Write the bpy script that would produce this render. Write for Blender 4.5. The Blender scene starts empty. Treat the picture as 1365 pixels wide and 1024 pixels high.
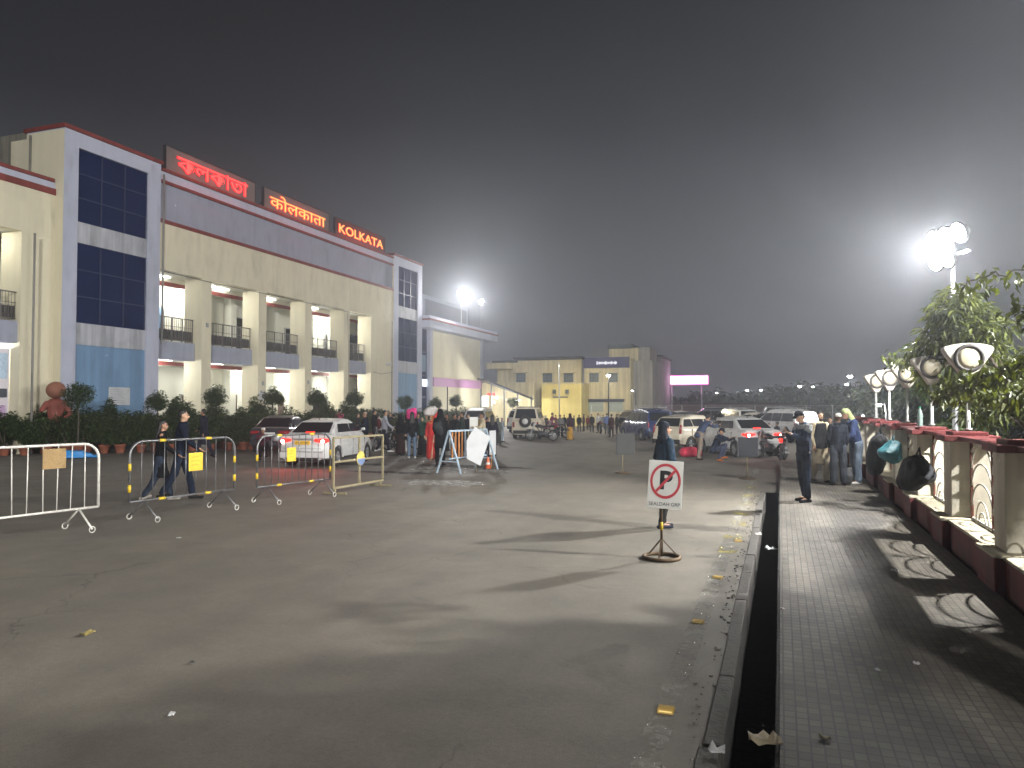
import bpy, bmesh, math, random
from mathutils import Vector, Matrix, noise as mnoise
R = math.radians
rnd = random.Random(7)
SC = bpy.context.scene
COL = SC.collection
TMP = bpy.data.scenes.new('bench')   # scratch scene used only to apply modifiers
# ---------------------------------------------------------------- camera
FPX, CXP, CYP, CAMH = 1000.0, 682.5, 512.0, 1.92
TH, PI_T = R(19.672), R(1.661)
cam_d = bpy.data.cameras.new('camera')
cam = bpy.data.objects.new('camera', cam_d)
COL.objects.link(cam)
cam.location = (0, 0, CAMH)
cam.rotation_euler = (R(90) + PI_T, 0, TH)
cam_d.sensor_width = 36.0
cam_d.lens = FPX / 1365 * 36.0
cam_d.clip_start = 0.05
cam_d.clip_end = 2000
SC.camera = cam
# ---------------------------------------------------------------- exposure
SC.view_settings.view_transform = 'Standard'
SC.view_settings.look = 'None'
SC.view_settings.exposure = 0.0
SC.view_settings.gamma = 1.0
SC.cycles.max_bounces = 6
SC.cycles.diffuse_bounces = 3
SC.cycles.glossy_bounces = 2
SC.cycles.transmission_bounces = 3
SC.cycles.transparent_max_bounces = 12
SC.cycles.volume_bounces = 0
SC.cycles.use_denoising = True
SC.cycles.sample_clamp_indirect = 4.0
SC.cycles.volume_step_rate = 4.0
HAZE_D = 0.0026
# ---------------------------------------------------------------- night sky lit by the town
wd = bpy.data.worlds.new('World'); SC.world = wd; wd.use_nodes = True
nt = wd.node_tree
bg = nt.nodes['Background']
tc = nt.nodes.new('ShaderNodeTexCoord'); sp = nt.nodes.new('ShaderNodeSeparateXYZ')
nt.links.new(tc.outputs['Generated'], sp.inputs[0])
cr = nt.nodes.new('ShaderNodeValToRGB'); nt.links.new(sp.outputs['Z'], cr.inputs[0])
e = cr.color_ramp.elements
e[0].position = 0.0; e[0].color = (0.155, 0.160, 0.175, 1)
e[1].position = 0.65; e[1].color = (0.005, 0.005, 0.006, 1)
x = cr.color_ramp.elements.new(0.12); x.color = (0.115, 0.12, 0.132, 1)
x = cr.color_ramp.elements.new(0.35); x.color = (0.030, 0.031, 0.036, 1)
nt.links.new(cr.outputs[0], bg.inputs[0]); bg.inputs[1].default_value = 0.8

# ---------------------------------------------------------------- pixel helpers (photo pixel -> world point on a plane)
def _ray(px, py):
    u = (px - CXP) / FPX; v = (CYP - py) / FPX
    fy = math.cos(PI_T) - v * math.sin(PI_T); z = math.sin(PI_T) + v * math.cos(PI_T)
    return -fy * math.sin(TH) + u * math.cos(TH), fy * math.cos(TH) + u * math.sin(TH), z
def onz(px, py, z=0.0):
    X, Y, Z = _ray(px, py); t = (z - CAMH) / Z
    return X * t, Y * t
def onx(px, py, x):
    X, Y, Z = _ray(px, py); t = x / X
    return Y * t, CAMH + Z * t
def ony(px, py, y):
    X, Y, Z = _ray(px, py); t = y / Y
    return X * t, CAMH + Z * t

# ---------------------------------------------------------------- tagging
def tag(o, label=None, cat=None, group=None, kind=None):
    if label: o['label'] = label
    if cat: o['category'] = cat
    if group: o['group'] = group
    if kind: o['kind'] = kind
    return o
def thing(name, label, cat, loc=(0, 0, 0), rz=0.0, group=None, s=1.0):
    o = bpy.data.objects.new(name, None); COL.objects.link(o)
    o.empty_display_size = 0.2
    o.location = loc; o.rotation_euler = (0, 0, rz); o.scale = (s, s, s)
    return tag(o, label, cat, group)
def kids(o): return [c for c in bpy.data.objects if c.parent == o]
_kids = {}
def adopt(c, p):
    if p is not None:
        c.parent = p; _kids.setdefault(p.name, []).append(c)
def copy_tree(o, parent=None):
    c = o.copy(); COL.objects.link(c)
    if parent is not None: adopt(c, parent)
    for ch in list(_kids.get(o.name, [])): copy_tree(ch, c)
    return c
def place_copy(o, loc, rz=0.0, label=None, group=None, s=None, cat=None):
    c = copy_tree(o); c.location = loc; c.rotation_euler = (0, 0, rz)
    if s: c.scale = (s, s, s)
    tag(c, label, cat, group)
    return c

# ---------------------------------------------------------------- materials
MATS = {}
def nmat(name):
    m = bpy.data.materials.new(name); m.use_nodes = True
    t = m.node_tree; return m, t, t.nodes['Principled BSDF']
def mat(name, col, rough=0.7, metal=0.0, var=0.25, scale=3.0, bump=0.0, bscale=40.0, streak=0.0, emit=None, estr=0.0, alpha=1.0, trans=0.0, spec=0.5, dirt=None):
    """procedural paint / plaster / metal: colour broken by noise, optional vertical rain streaks and bump"""
    if name in MATS: return MATS[name]
    m, t, b = nmat(name); N = t.nodes; L = t.links
    b.inputs['Roughness'].default_value = rough; b.inputs['Metallic'].default_value = metal
    b.inputs['Specular IOR Level'].default_value = spec
    c = (*col, 1)
    tcn = N.new('ShaderNodeTexCoord')
    n1 = N.new('ShaderNodeTexNoise'); n1.inputs['Scale'].default_value = scale; n1.inputs['Detail'].default_value = 6; n1.inputs['Roughness'].default_value = 0.62
    L.new(tcn.outputs['Object'], n1.inputs['Vector'])
    rp = N.new('ShaderNodeValToRGB'); L.new(n1.outputs['Fac'], rp.inputs[0])
    lo = tuple(v * (1 - var) for v in col) if dirt is None else dirt
    hi = tuple(min(1, v * (1 + var * 0.45)) for v in col)
    rp.color_ramp.elements[0].position = 0.28; rp.color_ramp.elements[0].color = (*lo, 1)
    rp.color_ramp.elements[1].position = 0.72; rp.color_ramp.elements[1].color = (*hi, 1)
    k = rp.color_ramp.elements.new(0.45); k.color = c
    out = rp.outputs[0]
    if streak > 0:
        mp = N.new('ShaderNodeMapping'); mp.inputs['Scale'].default_value = (3.5, 3.5, 0.16)
        L.new(tcn.outputs['Object'], mp.inputs[0])
        n2 = N.new('ShaderNodeTexNoise'); n2.inputs['Scale'].default_value = 1.0; n2.inputs['Detail'].default_value = 5
        L.new(mp.outputs[0], n2.inputs['Vector'])
        r2 = N.new('ShaderNodeValToRGB'); L.new(n2.outputs['Fac'], r2.inputs[0])
        r2.color_ramp.elements[0].position = 0.40; r2.color_ramp.elements[0].color = (1 - streak,) * 3 + (1,)
        r2.color_ramp.elements[1].position = 0.60; r2.color_ramp.elements[1].color = (1, 1, 1, 1)
        mx = N.new('ShaderNodeMix'); mx.data_type = 'RGBA'; mx.blend_type = 'MULTIPLY'; mx.inputs[0].default_value = 1
        L.new(out, mx.inputs[6]); L.new(r2.outputs[0], mx.inputs[7]); out = mx.outputs[2]
    L.new(out, b.inputs['Base Color'])
    rr = N.new('ShaderNodeMapRange'); rr.inputs['To Min'].default_value = max(0.03, rough - 0.12); rr.inputs['To Max'].default_value = min(1, rough + 0.12)
    L.new(n1.outputs['Fac'], rr.inputs[0]); L.new(rr.outputs[0], b.inputs['Roughness'])
    if bump > 0:
        n3 = N.new('ShaderNodeTexNoise'); n3.inputs['Scale'].default_value = bscale; n3.inputs['Detail'].default_value = 4
        L.new(tcn.outputs['Object'], n3.inputs['Vector'])
        bp = N.new('ShaderNodeBump'); bp.inputs['Strength'].default_value = bump; bp.inputs['Distance'].default_value = 0.02
        L.new(n3.outputs['Fac'], bp.inputs['Height']); L.new(bp.outputs[0], b.inputs['Normal'])
    if emit:
        b.inputs['Emission Color'].default_value = (*emit, 1); b.inputs['Emission Strength'].default_value = estr
    if trans: b.inputs['Transmission Weight'].default_value = trans
    b.inputs['Alpha'].default_value = alpha
    if estr <= 0 : pass
    MATS[name] = m; return m
def glow(name, col, s, sample=False):
    if name in MATS: return MATS[name]
    m, t, b = nmat(name)
    b.inputs['Base Color'].default_value = (*[v * .8 for v in col], 1)
    b.inputs['Emission Color'].default_value = (*col, 1); b.inputs['Emission Strength'].default_value = s
    if not sample: m.cycles.emission_sampling = 'NONE'
    MATS[name] = m; return m
def leafmat(name, col, var=0.5, tr=0.35):
    if name in MATS: return MATS[name]
    m, t, b = nmat(name); N = t.nodes; L = t.links
    g = N.new('ShaderNodeNewGeometry'); rp = N.new('ShaderNodeValToRGB')
    L.new(g.outputs['Random Per Island'], rp.inputs[0])
    rp.color_ramp.elements[0].color = (*[v * (1 - var) for v in col], 1)
    rp.color_ramp.elements[1].color = (min(1, col[0] * (1 + var * 1.4)), min(1, col[1] * (1 + var * .9)), col[2], 1)
    L.new(rp.outputs[0], b.inputs['Base Color']); b.inputs['Roughness'].default_value = 0.5
    tl = N.new('ShaderNodeBsdfTranslucent'); mx = N.new('ShaderNodeMixShader'); mx.inputs[0].default_value = tr
    br = N.new('ShaderNodeMix'); br.data_type = 'RGBA'; br.blend_type = 'MULTIPLY'; br.inputs[0].default_value = 1
    L.new(rp.outputs[0], br.inputs[6]); br.inputs[7].default_value = (1.35, 1.35, 0.6, 1); L.new(br.outputs[2], tl.inputs[0])
    L.new(b.outputs[0], mx.inputs[1]); L.new(tl.outputs[0], mx.inputs[2])
    L.new(mx.outputs[0], N['Material Output'].inputs[0])
    MATS[name] = m; return m

# ---------------------------------------------------------------- mesh builder
def fib(n):
    out = []
    for i in range(n):
        z = 1 - 2 * (i + .5) / n; r = math.sqrt(1 - z * z); a = i * 2.399963
        out.append(Vector((r * math.cos(a), r * math.sin(a), z)))
    return out
FIB = fib(34)
FIBS = fib(20)
class MB:
    def __init__(s): s.v = []; s.f = []; s.m = []; s.mi = 0; s.sm = []
    def add(s, vs, fs, smooth=False):
        o = len(s.v); s.v += [tuple(p) for p in vs]
        for f in fs: s.f.append([i + o for i in f]); s.m.append(s.mi); s.sm.append(smooth)
    def box(s, x0, x1, y0, y1, z0, z1, M=None):
        vs = [(x0, y0, z0), (x1, y0, z0), (x1, y1, z0), (x0, y1, z0), (x0, y0, z1), (x1, y0, z1), (x1, y1, z1), (x0, y1, z1)]
        if M is not None: vs = [M @ Vector(p) for p in vs]
        s.add(vs, [(0, 3, 2, 1), (4, 5, 6, 7), (0, 1, 5, 4), (1, 2, 6, 5), (2, 3, 7, 6), (3, 0, 4, 7)])
        return s
    def bar(s, p, q, w, h=None, up=(0, 0, 1)):
        h = h or w; p = Vector(p); q = Vector(q); d = (q - p)
        L = d.length; d.normalize(); up = Vector(up)
        if abs(d.dot(up)) > .98: up = Vector((0, 1, 0))
        a = d.cross(up).normalized(); b = a.cross(d)
        M = Matrix((( a.x, d.x, b.x, p.x), (a.y, d.y, b.y, p.y), (a.z, d.z, b.z, p.z), (0, 0, 0, 1)))
        return s.box(-w / 2, w / 2, 0, L, -h / 2, h / 2, M)
    def tube(s, pts, rs, n=8, cap=True, closed=False):
        pts = [Vector(p) for p in pts]
        if not hasattr(rs, '__len__'): rs = [rs] * len(pts)
        vs = []; prev = None; N = len(pts)
        for i, p in enumerate(pts):
            if closed: d = pts[(i + 1) % N] - pts[i - 1]
            elif i == 0: d = pts[1] - p
            elif i == N - 1: d = p - pts[i - 1]
            else: d = pts[i + 1] - pts[i - 1]
            if d.length < 1e-9: d = Vector((0, 0, 1))
            d.normalize()
            if prev is None:
                up = Vector((0, 0, 1)) if abs(d.z) < .9 else Vector((1, 0, 0))
                a = d.cross(up).normalized()
            else: a = (prev - d * prev.dot(d)).normalized()
            prev = a; b = d.cross(a)
            for k in range(n):
                t = 2 * math.pi * k / n
                vs.append(p + (a * math.cos(t) + b * math.sin(t)) * rs[i])
        fs = []
        for i in range(N if closed else N - 1):
            j = (i + 1) % N
            for k in range(n): fs.append((i * n + k, i * n + (k + 1) % n, j * n + (k + 1) % n, j * n + k))
        s.add(vs, fs, True)
        if cap and not closed:
            s.add(vs[:n], [tuple(range(n))[::-1]]); s.add(vs[-n:], [tuple(range(n))])
        return s
    def lathe(s, prof, c=(0, 0, 0), n=24, axis='Z', cap=True, smooth=True):
        vs = []
        for r, h in prof:
            for k in range(n):
                t = 2 * math.pi * k / n
                if axis == 'Z': vs.append((c[0] + r * math.cos(t), c[1] + r * math.sin(t), c[2] + h))
                elif axis == 'X': vs.append((c[0] + h, c[1] + r * math.cos(t), c[2] + r * math.sin(t)))
                else: vs.append((c[0] + r * math.cos(t), c[1] + h, c[2] + r * math.sin(t)))
        fs = []
        for i in range(len(prof) - 1):
            for k in range(n): fs.append((i * n + k, i * n + (k + 1) % n, (i + 1) * n + (k + 1) % n, (i + 1) * n + k))
        if cap: fs.append(tuple(range(n))[::-1]); fs.append(tuple(range((len(prof) - 1) * n, len(prof) * n)))
        s.add(vs, fs, smooth); return s
    def prism(s, poly, h0, h1, axis='Z', M=None):
        n = len(poly)
        def P(a, b, h): return {'Z': (a, b, h), 'X': (h, a, b), 'Y': (a, h, b)}[axis]
        vs = [P(a, b, h0) for a, b in poly] + [P(a, b, h1) for a, b in poly]
        if M is not None: vs = [M @ Vector(p) for p in vs]
        fs = [tuple(range(n))[::-1], tuple(range(n, 2 * n))] + [(i, (i + 1) % n, n + (i + 1) % n, n + i) for i in range(n)]
        s.add(vs, fs); return s
    def ball(s, c, r, n=10, sc=(1, 1, 1), M=None):
        vs = []; fs = []
        for i in range(n + 1):
            a = math.pi * i / n
            for k in range(2 * n):
                t = math.pi * k / n
                v = Vector((c[0] + r * sc[0] * math.sin(a) * math.cos(t), c[1] + r * sc[1] * math.sin(a) * math.sin(t), c[2] + r * sc[2] * math.cos(a)))
                vs.append(M @ v if M is not None else v)
        m = 2 * n
        for i in range(n):
            for k in range(m):
                if i == 0: fs.append((0, (i + 1) * m + k, (i + 1) * m + (k + 1) % m))
                elif i == n - 1: fs.append((i * m + k, n * m, i * m + (k + 1) % m))
                else: fs.append((i * m + k, (i + 1) * m + k, (i + 1) * m + (k + 1) % m, i * m + (k + 1) % m))
        s.add(vs, fs, True); return s
    def hull(s, balls):
        """convex hull of spheres/ellipsoids: [(centre, radius or (rx,ry,rz)), ...]"""
        bm = bmesh.new()
        for c, r in balls:
            c = Vector(c); r = r if hasattr(r, '__len__') else (r, r, r)
            small = max(r) < .03
            for p in (FIBS if small else FIB): bm.verts.new((c.x + p.x * r[0], c.y + p.y * r[1], c.z + p.z * r[2]))
        res = bmesh.ops.convex_hull(bm, input=bm.verts[:], use_existing_faces=False)
        junk = [g for g in res['geom_interior'] + res['geom_unused'] if isinstance(g, bmesh.types.BMVert)]
        if junk: bmesh.ops.delete(bm, geom=list(set(junk)), context='VERTS')
        bmesh.ops.recalc_face_normals(bm, faces=bm.faces[:])
        bm.verts.index_update()
        s.add([v.co.copy() for v in bm.verts], [[v.index for v in f.verts] for f in bm.faces], True)
        bm.free(); return s
    def mesh(s, name, fix=True):
        me = bpy.data.meshes.new(name)
        me.from_pydata(s.v, [], s.f); 
        me.polygons.foreach_set('material_index', s.m); me.polygons.foreach_set('use_smooth', s.sm)
        me.update()
        if fix:
            bm = bmesh.new(); bm.from_mesh(me)
            bmesh.ops.remove_doubles(bm, verts=bm.verts[:], dist=1e-5)
            bmesh.ops.recalc_face_normals(bm, faces=bm.faces[:]); bm.to_mesh(me); bm.free()
        return me
    def build(s, name, m, parent=None, bevel=0.0, fix=True, loc=None):
        me = s.mesh(name, fix)
        return link(name, me, m, parent, bevel, loc)
def link(name, me, m, parent=None, bevel=0.0, loc=None):
    for k in (m if isinstance(m, (list, tuple)) else [m]):
        if len(me.materials) < (len(m) if isinstance(m, (list, tuple)) else 1): me.materials.append(k)
    o = bpy.data.objects.new(name, me); COL.objects.link(o)
    if loc: o.location = loc
    adopt(o, parent)
    if bevel:
        b = o.modifiers.new('b', 'BEVEL'); b.width = bevel; b.segments = 2; b.limit_method = 'ANGLE'; b.angle_limit = R(40)
    return o
def bx(name, m, parent, *a, bevel=0.0):
    return MB().box(*a).build(name, m, parent, bevel, fix=False)
def struct(name, mb, m, label=None):
    o = mb.build(name, m, None, fix=False); o['kind'] = 'structure'; return o
def bake(me, fn, name='bk'):
    """apply modifiers through the depsgraph and return the new mesh"""
    o = bpy.data.objects.new(name, me); TMP.collection.objects.link(o); fn(o)
    with bpy.context.temp_override(scene=TMP, view_layer=TMP.view_layers[0]):
        dg = bpy.context.evaluated_depsgraph_get(); dg.update()
        r = bpy.data.meshes.new_from_object(o.evaluated_get(dg))
    bpy.data.objects.remove(o); return r
def remesh(mb, vox, name, smooth=2, fold=0.0, fs=9.0):
    me = mb.mesh(name, False)
    def f(o):
        r = o.modifiers.new('r', 'REMESH'); r.mode = 'VOXEL'; r.voxel_size = vox; r.use_smooth_shade = True
        if smooth:
            q = o.modifiers.new('s', 'SMOOTH'); q.factor = .5; q.iterations = smooth
    r = bake(me, f)
    if fold:
        nn = [v.normal.copy() for v in r.vertices]
        for v, nv in zip(r.vertices, nn):
            c = v.co; k = mnoise.noise(Vector((c.x * fs, c.y * fs, c.z * fs * .55))) + .5 * mnoise.noise(Vector((c.x * fs * 2.3, c.y * fs * 2.3, c.z * fs * 1.5)))
            v.co = c + nv * (k * fold)
        r.update()
    for p in r.polygons: p.use_smooth = True
    return r
def text_mesh(body, size, depth=0.0, offset=0.0, name='lettering', align='CENTER', bold=False):
    c = bpy.data.curves.new('t', 'FONT'); c.body = body; c.size = size; c.extrude = depth; c.offset = offset
    c.align_x = align; c.align_y = 'CENTER'; c.resolution_u = 4
    o = bpy.data.objects.new('t', c); TMP.collection.objects.link(o)
    with bpy.context.temp_override(scene=TMP, view_layer=TMP.view_layers[0]):
        dg = bpy.context.evaluated_depsgraph_get(); dg.update()
        me = bpy.data.meshes.new_from_object(o.evaluated_get(dg))
    bpy.data.objects.remove(o); me.name = name
    return me
def lamp(kind, loc, watts, col=(1, 1, 1), size=.1, parent=None, aim=None, angle=120, name='lamp_light'):
    l = bpy.data.lights.new(name, kind); l.energy = watts; l.color = col
    o = bpy.data.objects.new(name, l); COL.objects.link(o); o.location = loc
    if kind in ('POINT', 'SPOT'): l.shadow_soft_size = size
    if kind == 'SPOT': l.spot_size = R(angle); l.spot_blend = .6
    if kind == 'AREA': l.size = size
    if aim is not None: o.rotation_euler = (Vector(aim) - Vector(loc)).to_track_quat('-Z', 'Y').to_euler()
    adopt(o, parent); return o
# ================================================================ LIGHT RIGS (masts with real floodlight heads)
GREY = mat('galvanised', (.36, .37, .38), .45, .6, .3, 5)
DARKM = mat('dark_metal', (.05, .05, .055), .5, .4, .3, 8)
WHITE_GLOW = glow('flood_glass', (1.0, 1.0, .98), 160)
def flood_head(parent, loc, aim, size=.42, name='flood_head'):
    d = (Vector(aim) - Vector(loc)); q = d.to_track_quat('-Z', 'Y').to_matrix().to_4x4(); q.translation = Vector(loc)
    b = MB(); w = size / 2
    def L_(prof, m_, nm_, par):
        k_ = MB().lathe(prof, (0, 0, 0), 22); k_.v = [tuple(q @ Vector(p_)) for p_ in k_.v]; return k_.build(nm_, m_, par)
    h = L_([(w, -.02), (w * 1.04, .0), (w * .9, .07), (w * .45, .15), (w * .3, .2)], DARKM, name, parent)
    L_([(w * .94, -.012), (w * .8, -.03), (w * .4, -.045), (.001, -.05)], WHITE_GLOW, 'lens', h)
    return h
def mast(label, loc, h, heads, watts, aim, group=None, col=(1, .985, .95), fill=0, size=.25, pole_r=.05, kind='POINT', ang=150, arm=.9, lensw=.42, spots=None):
    t = thing('floodlight_mast', label, 'floodlight', loc, 0, group)
    MB().lathe([(pole_r * 2.4, 0), (pole_r * 2.4, .03), (pole_r * 1.3, .05), (pole_r, h * .5), (pole_r * .7, h + .25)], n=12).build('pole', GREY, t)
    d = Vector(aim) - Vector(loc); d.z = 0; d.normalize(); sd = Vector((-d.y, d.x, 0))
    b = MB(); b.bar(sd * -arm / 2 + Vector((0, 0, h)), sd * arm / 2 + Vector((0, 0, h)), .05)
    if heads > 3: b.bar(sd * -arm / 2 + Vector((0, 0, h - .35)), sd * arm / 2 + Vector((0, 0, h - .35)), .05)
    b.build('crossarm', GREY, t)
    la = Vector(aim) - Vector(loc)
    for i in range(heads):
        row = i % 2 if heads > 3 else 0; n = (heads + 1) // 2 if heads > 3 else heads; k = i // 2 if heads > 3 else i
        x = 0 if n == 1 else (k / (n - 1) - .5) * (arm - lensw * .5)
        flood_head(t, sd * x + d * .12 + Vector((0, 0, h - .42 * row + .02)), la, lensw)
    if fill: lamp('POINT', d * .24 + Vector((0, 0, h - .18)), fill, col, size, t)
    lamp(kind, d * .32 + Vector((0, 0, h - .15)), watts, col, size, t, la if kind == 'SPOT' else None, ang)
    return t
# mast seen in the photo behind the fence
mast('bright cluster of white floodlights on a tall pole among trees behind the fence', (3.2, 16.6, .1), 5.1, 5, 4600, (-9, 11, 0), arm=.92, size=.16, lensw=.42, kind='SPOT', ang=101, fill=2100)
# second mast of the same row, just outside the frame on the right: throws the fence shadows
mast('floodlight pole beside the fence, outside the picture on the right side', (6.6, 9.7, .1), 5.7, 2, 8200, (1.0, 9.5, 0), size=.07)
# unseen masts added behind the camera and at right to light road and facade
mast('added floodlight mast, unseen behind the photographer, to light the station front', (20, -40, 0), 18, 4, 150000, (-27, 30, 6), size=1.0, arm=2.4, lensw=.7, kind='SPOT', ang=50, pole_r=.12)
mast('added floodlight mast, unseen beyond the pavement, to light the road and far halls', (15, 40, 0), 12, 4, 17000, (-14, 44, 0), size=.8, arm=2.0, lensw=.6, kind='SPOT', ang=110)

# ================================================================ GROUND
def ground_mat():
    m, t, b = nmat('asphalt'); N = t.nodes; L = t.links
    tcn = N.new('ShaderNodeTexCoord'); co = tcn.outputs['Object']
    def noise(sc, det=6, ro=.6, vec=co, dis=0):
        n = N.new('ShaderNodeTexNoise'); n.inputs['Scale'].default_value = sc; n.inputs['Detail'].default_value = det; n.inputs['Roughness'].default_value = ro; n.inputs['Distortion'].default_value = dis; L.new(vec, n.inputs['Vector']); return n.outputs['Fac']
    def ramp(f, stops):
        r = N.new('ShaderNodeValToRGB'); L.new(f, r.inputs[0]); el = r.color_ramp.elements
        for i, (p, c) in enumerate(stops):
            q = el[i] if i < 2 else el.new(p)
            q.position = p; q.color = (*c, 1) if len(c) == 3 else c
        return r.outputs[0]
    def mix(a, bb, f, mode='MULTIPLY'):
        x = N.new('ShaderNodeMix'); x.data_type = 'RGBA'; x.blend_type = mode
        if isinstance(f, (int, float)): x.inputs[0].default_value = f
        else: L.new(f, x.inputs[0])
        L.new(a, x.inputs[6]); L.new(bb, x.inputs[7]); return x.outputs[2]
    base = ramp(noise(.22, 8, .62, dis=.6), [(.3, (.108, .098, .081)), (.7, (.168, .151, .125))])
    mid = ramp(noise(1.7, 7, .7), [(.30, (.80, .80, .80)), (.62, (1.08, 1.07, 1.05))])
    fine = ramp(noise(95, 3, .7), [(.25, (.66, .66, .66)), (.75, (1.25, 1.25, 1.25))])
    grit = ramp(noise(24, 4, .75), [(.30, (.80, .80, .80)), (.70, (1.16, 1.15, 1.13))])
    c = mix(mix(mix(base, mid, 1.0), fine, .9), grit, .8)
    # tyre-polished tracks running along the street
    mp = N.new('ShaderNodeMapping'); mp.inputs['Scale'].default_value = (1.0, .035, 1); L.new(co, mp.inputs[0])
    tr = ramp(noise(.9, 4, .55, mp.outputs[0]), [(.42, (.84, .84, .85)), (.62, (1.04, 1.04, 1.03))])
    c = mix(c, tr, .8)
    # dark oil and damp stains
    st = ramp(noise(.55, 3, .5, dis=1.4), [(.66, (1, 1, 1)), (.74, (.62, .61, .60))])
    c = mix(c, st, .75)
    sp_ = ramp(noise(7.5, 3, .5), [(.70, (1, 1, 1)), (.78, (.66, .64, .62))])
    c = mix(c, sp_, .7)
    # cracks: thin voronoi edges masked by noise
    wp = N.new('ShaderNodeTexNoise'); wp.inputs['Scale'].default_value = 1.3; wp.inputs['Detail'].default_value = 5; L.new(co, wp.inputs['Vector'])
    va = N.new('ShaderNodeVectorMath'); va.operation = 'MULTIPLY_ADD'; va.inputs[1].default_value = (.9, .9, 0); L.new(wp.outputs['Color'], va.inputs[0]); L.new(co, va.inputs[2])
    vo = N.new('ShaderNodeTexVoronoi'); vo.feature = 'DISTANCE_TO_EDGE'; vo.inputs['Scale'].default_value = .42; L.new(va.outputs[0], vo.inputs['Vector'])
    ck = ramp(vo.outputs['Distance'], [(.0, (.42, .41, .40)), (.0042, (1, 1, 1))])
    mk = ramp(noise(.33, 2, .5), [(.50, (0, 0, 0)), (.58, (1, 1, 1))])
    c = mix(c, ck, mk)
    L.new(c, b.inputs['Base Color'])
    ro = N.new('ShaderNodeMapRange'); ro.inputs['To Min'].default_value = .55; ro.inputs['To Max'].default_value = .85; L.new(noise(.8, 4), ro.inputs[0]); L.new(ro.outputs[0], b.inputs['Roughness'])
    bp = N.new('ShaderNodeBump'); bp.inputs['Strength'].default_value = .35; bp.inputs['Distance'].default_value = .012
    L.new(noise(60, 5, .7), bp.inputs['Height']); L.new(bp.outputs[0], b.inputs['Normal'])
    return m
def paver_mat():
    m, t, b = nmat('pavers'); N = t.nodes; L = t.links
    tcn = N.new('ShaderNodeTexCoord'); co = tcn.outputs['Object']
    br = N.new('ShaderNodeTexBrick'); br.inputs['Scale'].default_value = 1.0
    br.inputs['Brick Width'].default_value = .066; br.inputs['Row Height'].default_value = .088; br.inputs['Mortar Size'].default_value = .0055
    br.inputs['Mortar Smooth'].default_value = .2; br.offset = .0; br.squash = 1
    br.inputs['Color1'].default_value = (.098, .088, .073, 1); br.inputs['Color2'].default_value = (.148, .133, .11, 1); br.inputs['Mortar'].default_value = (.06, .056, .05, 1)
    L.new(co, br.inputs['Vector'])
    n = N.new('ShaderNodeTexNoise'); n.inputs['Scale'].default_value = 1.1; n.inputs['Detail'].default_value = 8; n.inputs['Roughness'].default_value = .68; L.new(co, n.inputs['Vector'])
    r = N.new('ShaderNodeValToRGB'); L.new(n.outputs['Fac'], r.inputs[0]); r.color_ramp.elements[0].position = .32; r.color_ramp.elements[0].color = (.52, .51, .5, 1); r.color_ramp.elements[1].position = .64; r.color_ramp.elements[1].color = (1.1, 1.08, 1.04, 1)
    x = N.new('ShaderNodeMix'); x.data_type = 'RGBA'; x.blend_type = 'MULTIPLY'; x.inputs[0].default_value = 1; L.new(br.outputs['Color'], x.inputs[6]); L.new(r.outputs[0], x.inputs[7])
    L.new(x.outputs[2], b.inputs['Base Color']); b.inputs['Roughness'].default_value = .7
    bp = N.new('ShaderNodeBump'); bp.invert = True; bp.inputs['Strength'].default_value = .8; bp.inputs['Distance'].default_value = .01; L.new(br.outputs['Fac'], bp.inputs['Height'])
    n2 = N.new('ShaderNodeTexNoise'); n2.inputs['Scale'].default_value = 70; L.new(co, n2.inputs['Vector'])
    b2 = N.new('ShaderNodeBump'); b2.inputs['Strength'].default_value = .25; b2.inputs['Distance'].default_value = .01; L.new(n2.outputs['Fac'], b2.inputs['Height']); L.new(bp.outputs[0], b2.inputs['Normal']); L.new(b2.outputs[0], b.inputs['Normal'])
    return m
M_ASP = ground_mat(); M_PAV = paver_mat()
M_CONC = mat('kerb_concrete', (.075, .07, .062), .85, 0, .5, 6, .5, 30)
M_DRAIN = mat('drain_wall', (.035, .034, .032), .9, 0, .5, 5, .5, 20)
M_SOIL = mat('soil', (.045, .038, .028), .95, 0, .5, 3, .6, 15)
g = MB(); g.add([(-500, -60, -.6), (500, -60, -.6), (500, 700, -.6), (-500, 700, -.6)], [(0, 1, 2, 3)]); struct('ground', g, M_SOIL)
g = MB()
for q in ((-160, -.43, -30, 400), (-.43, -.02, 17.6, 400), (-.02, 160, 26.0, 400)):
    g.add([(q[0], q[2], 0), (q[1], q[2], 0), (q[1], q[3], 0), (q[0], q[3], 0)], [(0, 1, 2, 3)])
struct('road', g, M_ASP)
g = MB()  # rough concrete lip between road and drain, cast in lengths
y = -3.0; rr = random.Random(3)
while y < 17.6:
    ln = rr.uniform(.8, 1.3); y2 = min(17.6, y + ln); j = rr.uniform(-.012, .012)
    g.box(-.425 + j - rr.uniform(0, .02), -.325 + j * .5, y + .008, y2 - .008, -.4, .012 + rr.uniform(-.006, .008)); y = y2
struct('kerb', g, M_CONC).modifiers.new('b', 'BEVEL').width = .008
g = MB(); g.box(-.44, -.01, -3, 17.6, -.46, -.40); struct('drain', g, M_DRAIN)
g = MB(); g.box(-.02, 1.9, -6, 26.0, -.5, .16); struct('pavement', g, M_PAV)
g = MB(); g.box(-.042, -.022, -6, 17.6, -.45, .150); struct('pavement_edge', g, M_DRAIN)
g = MB(); g.add([(1.9, -6, .1), (160, -6, .1), (160, 27, .1), (1.9, 27, .1)], [(0, 1, 2, 3)]); struct('planting_bed', g, M_SOIL)
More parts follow.
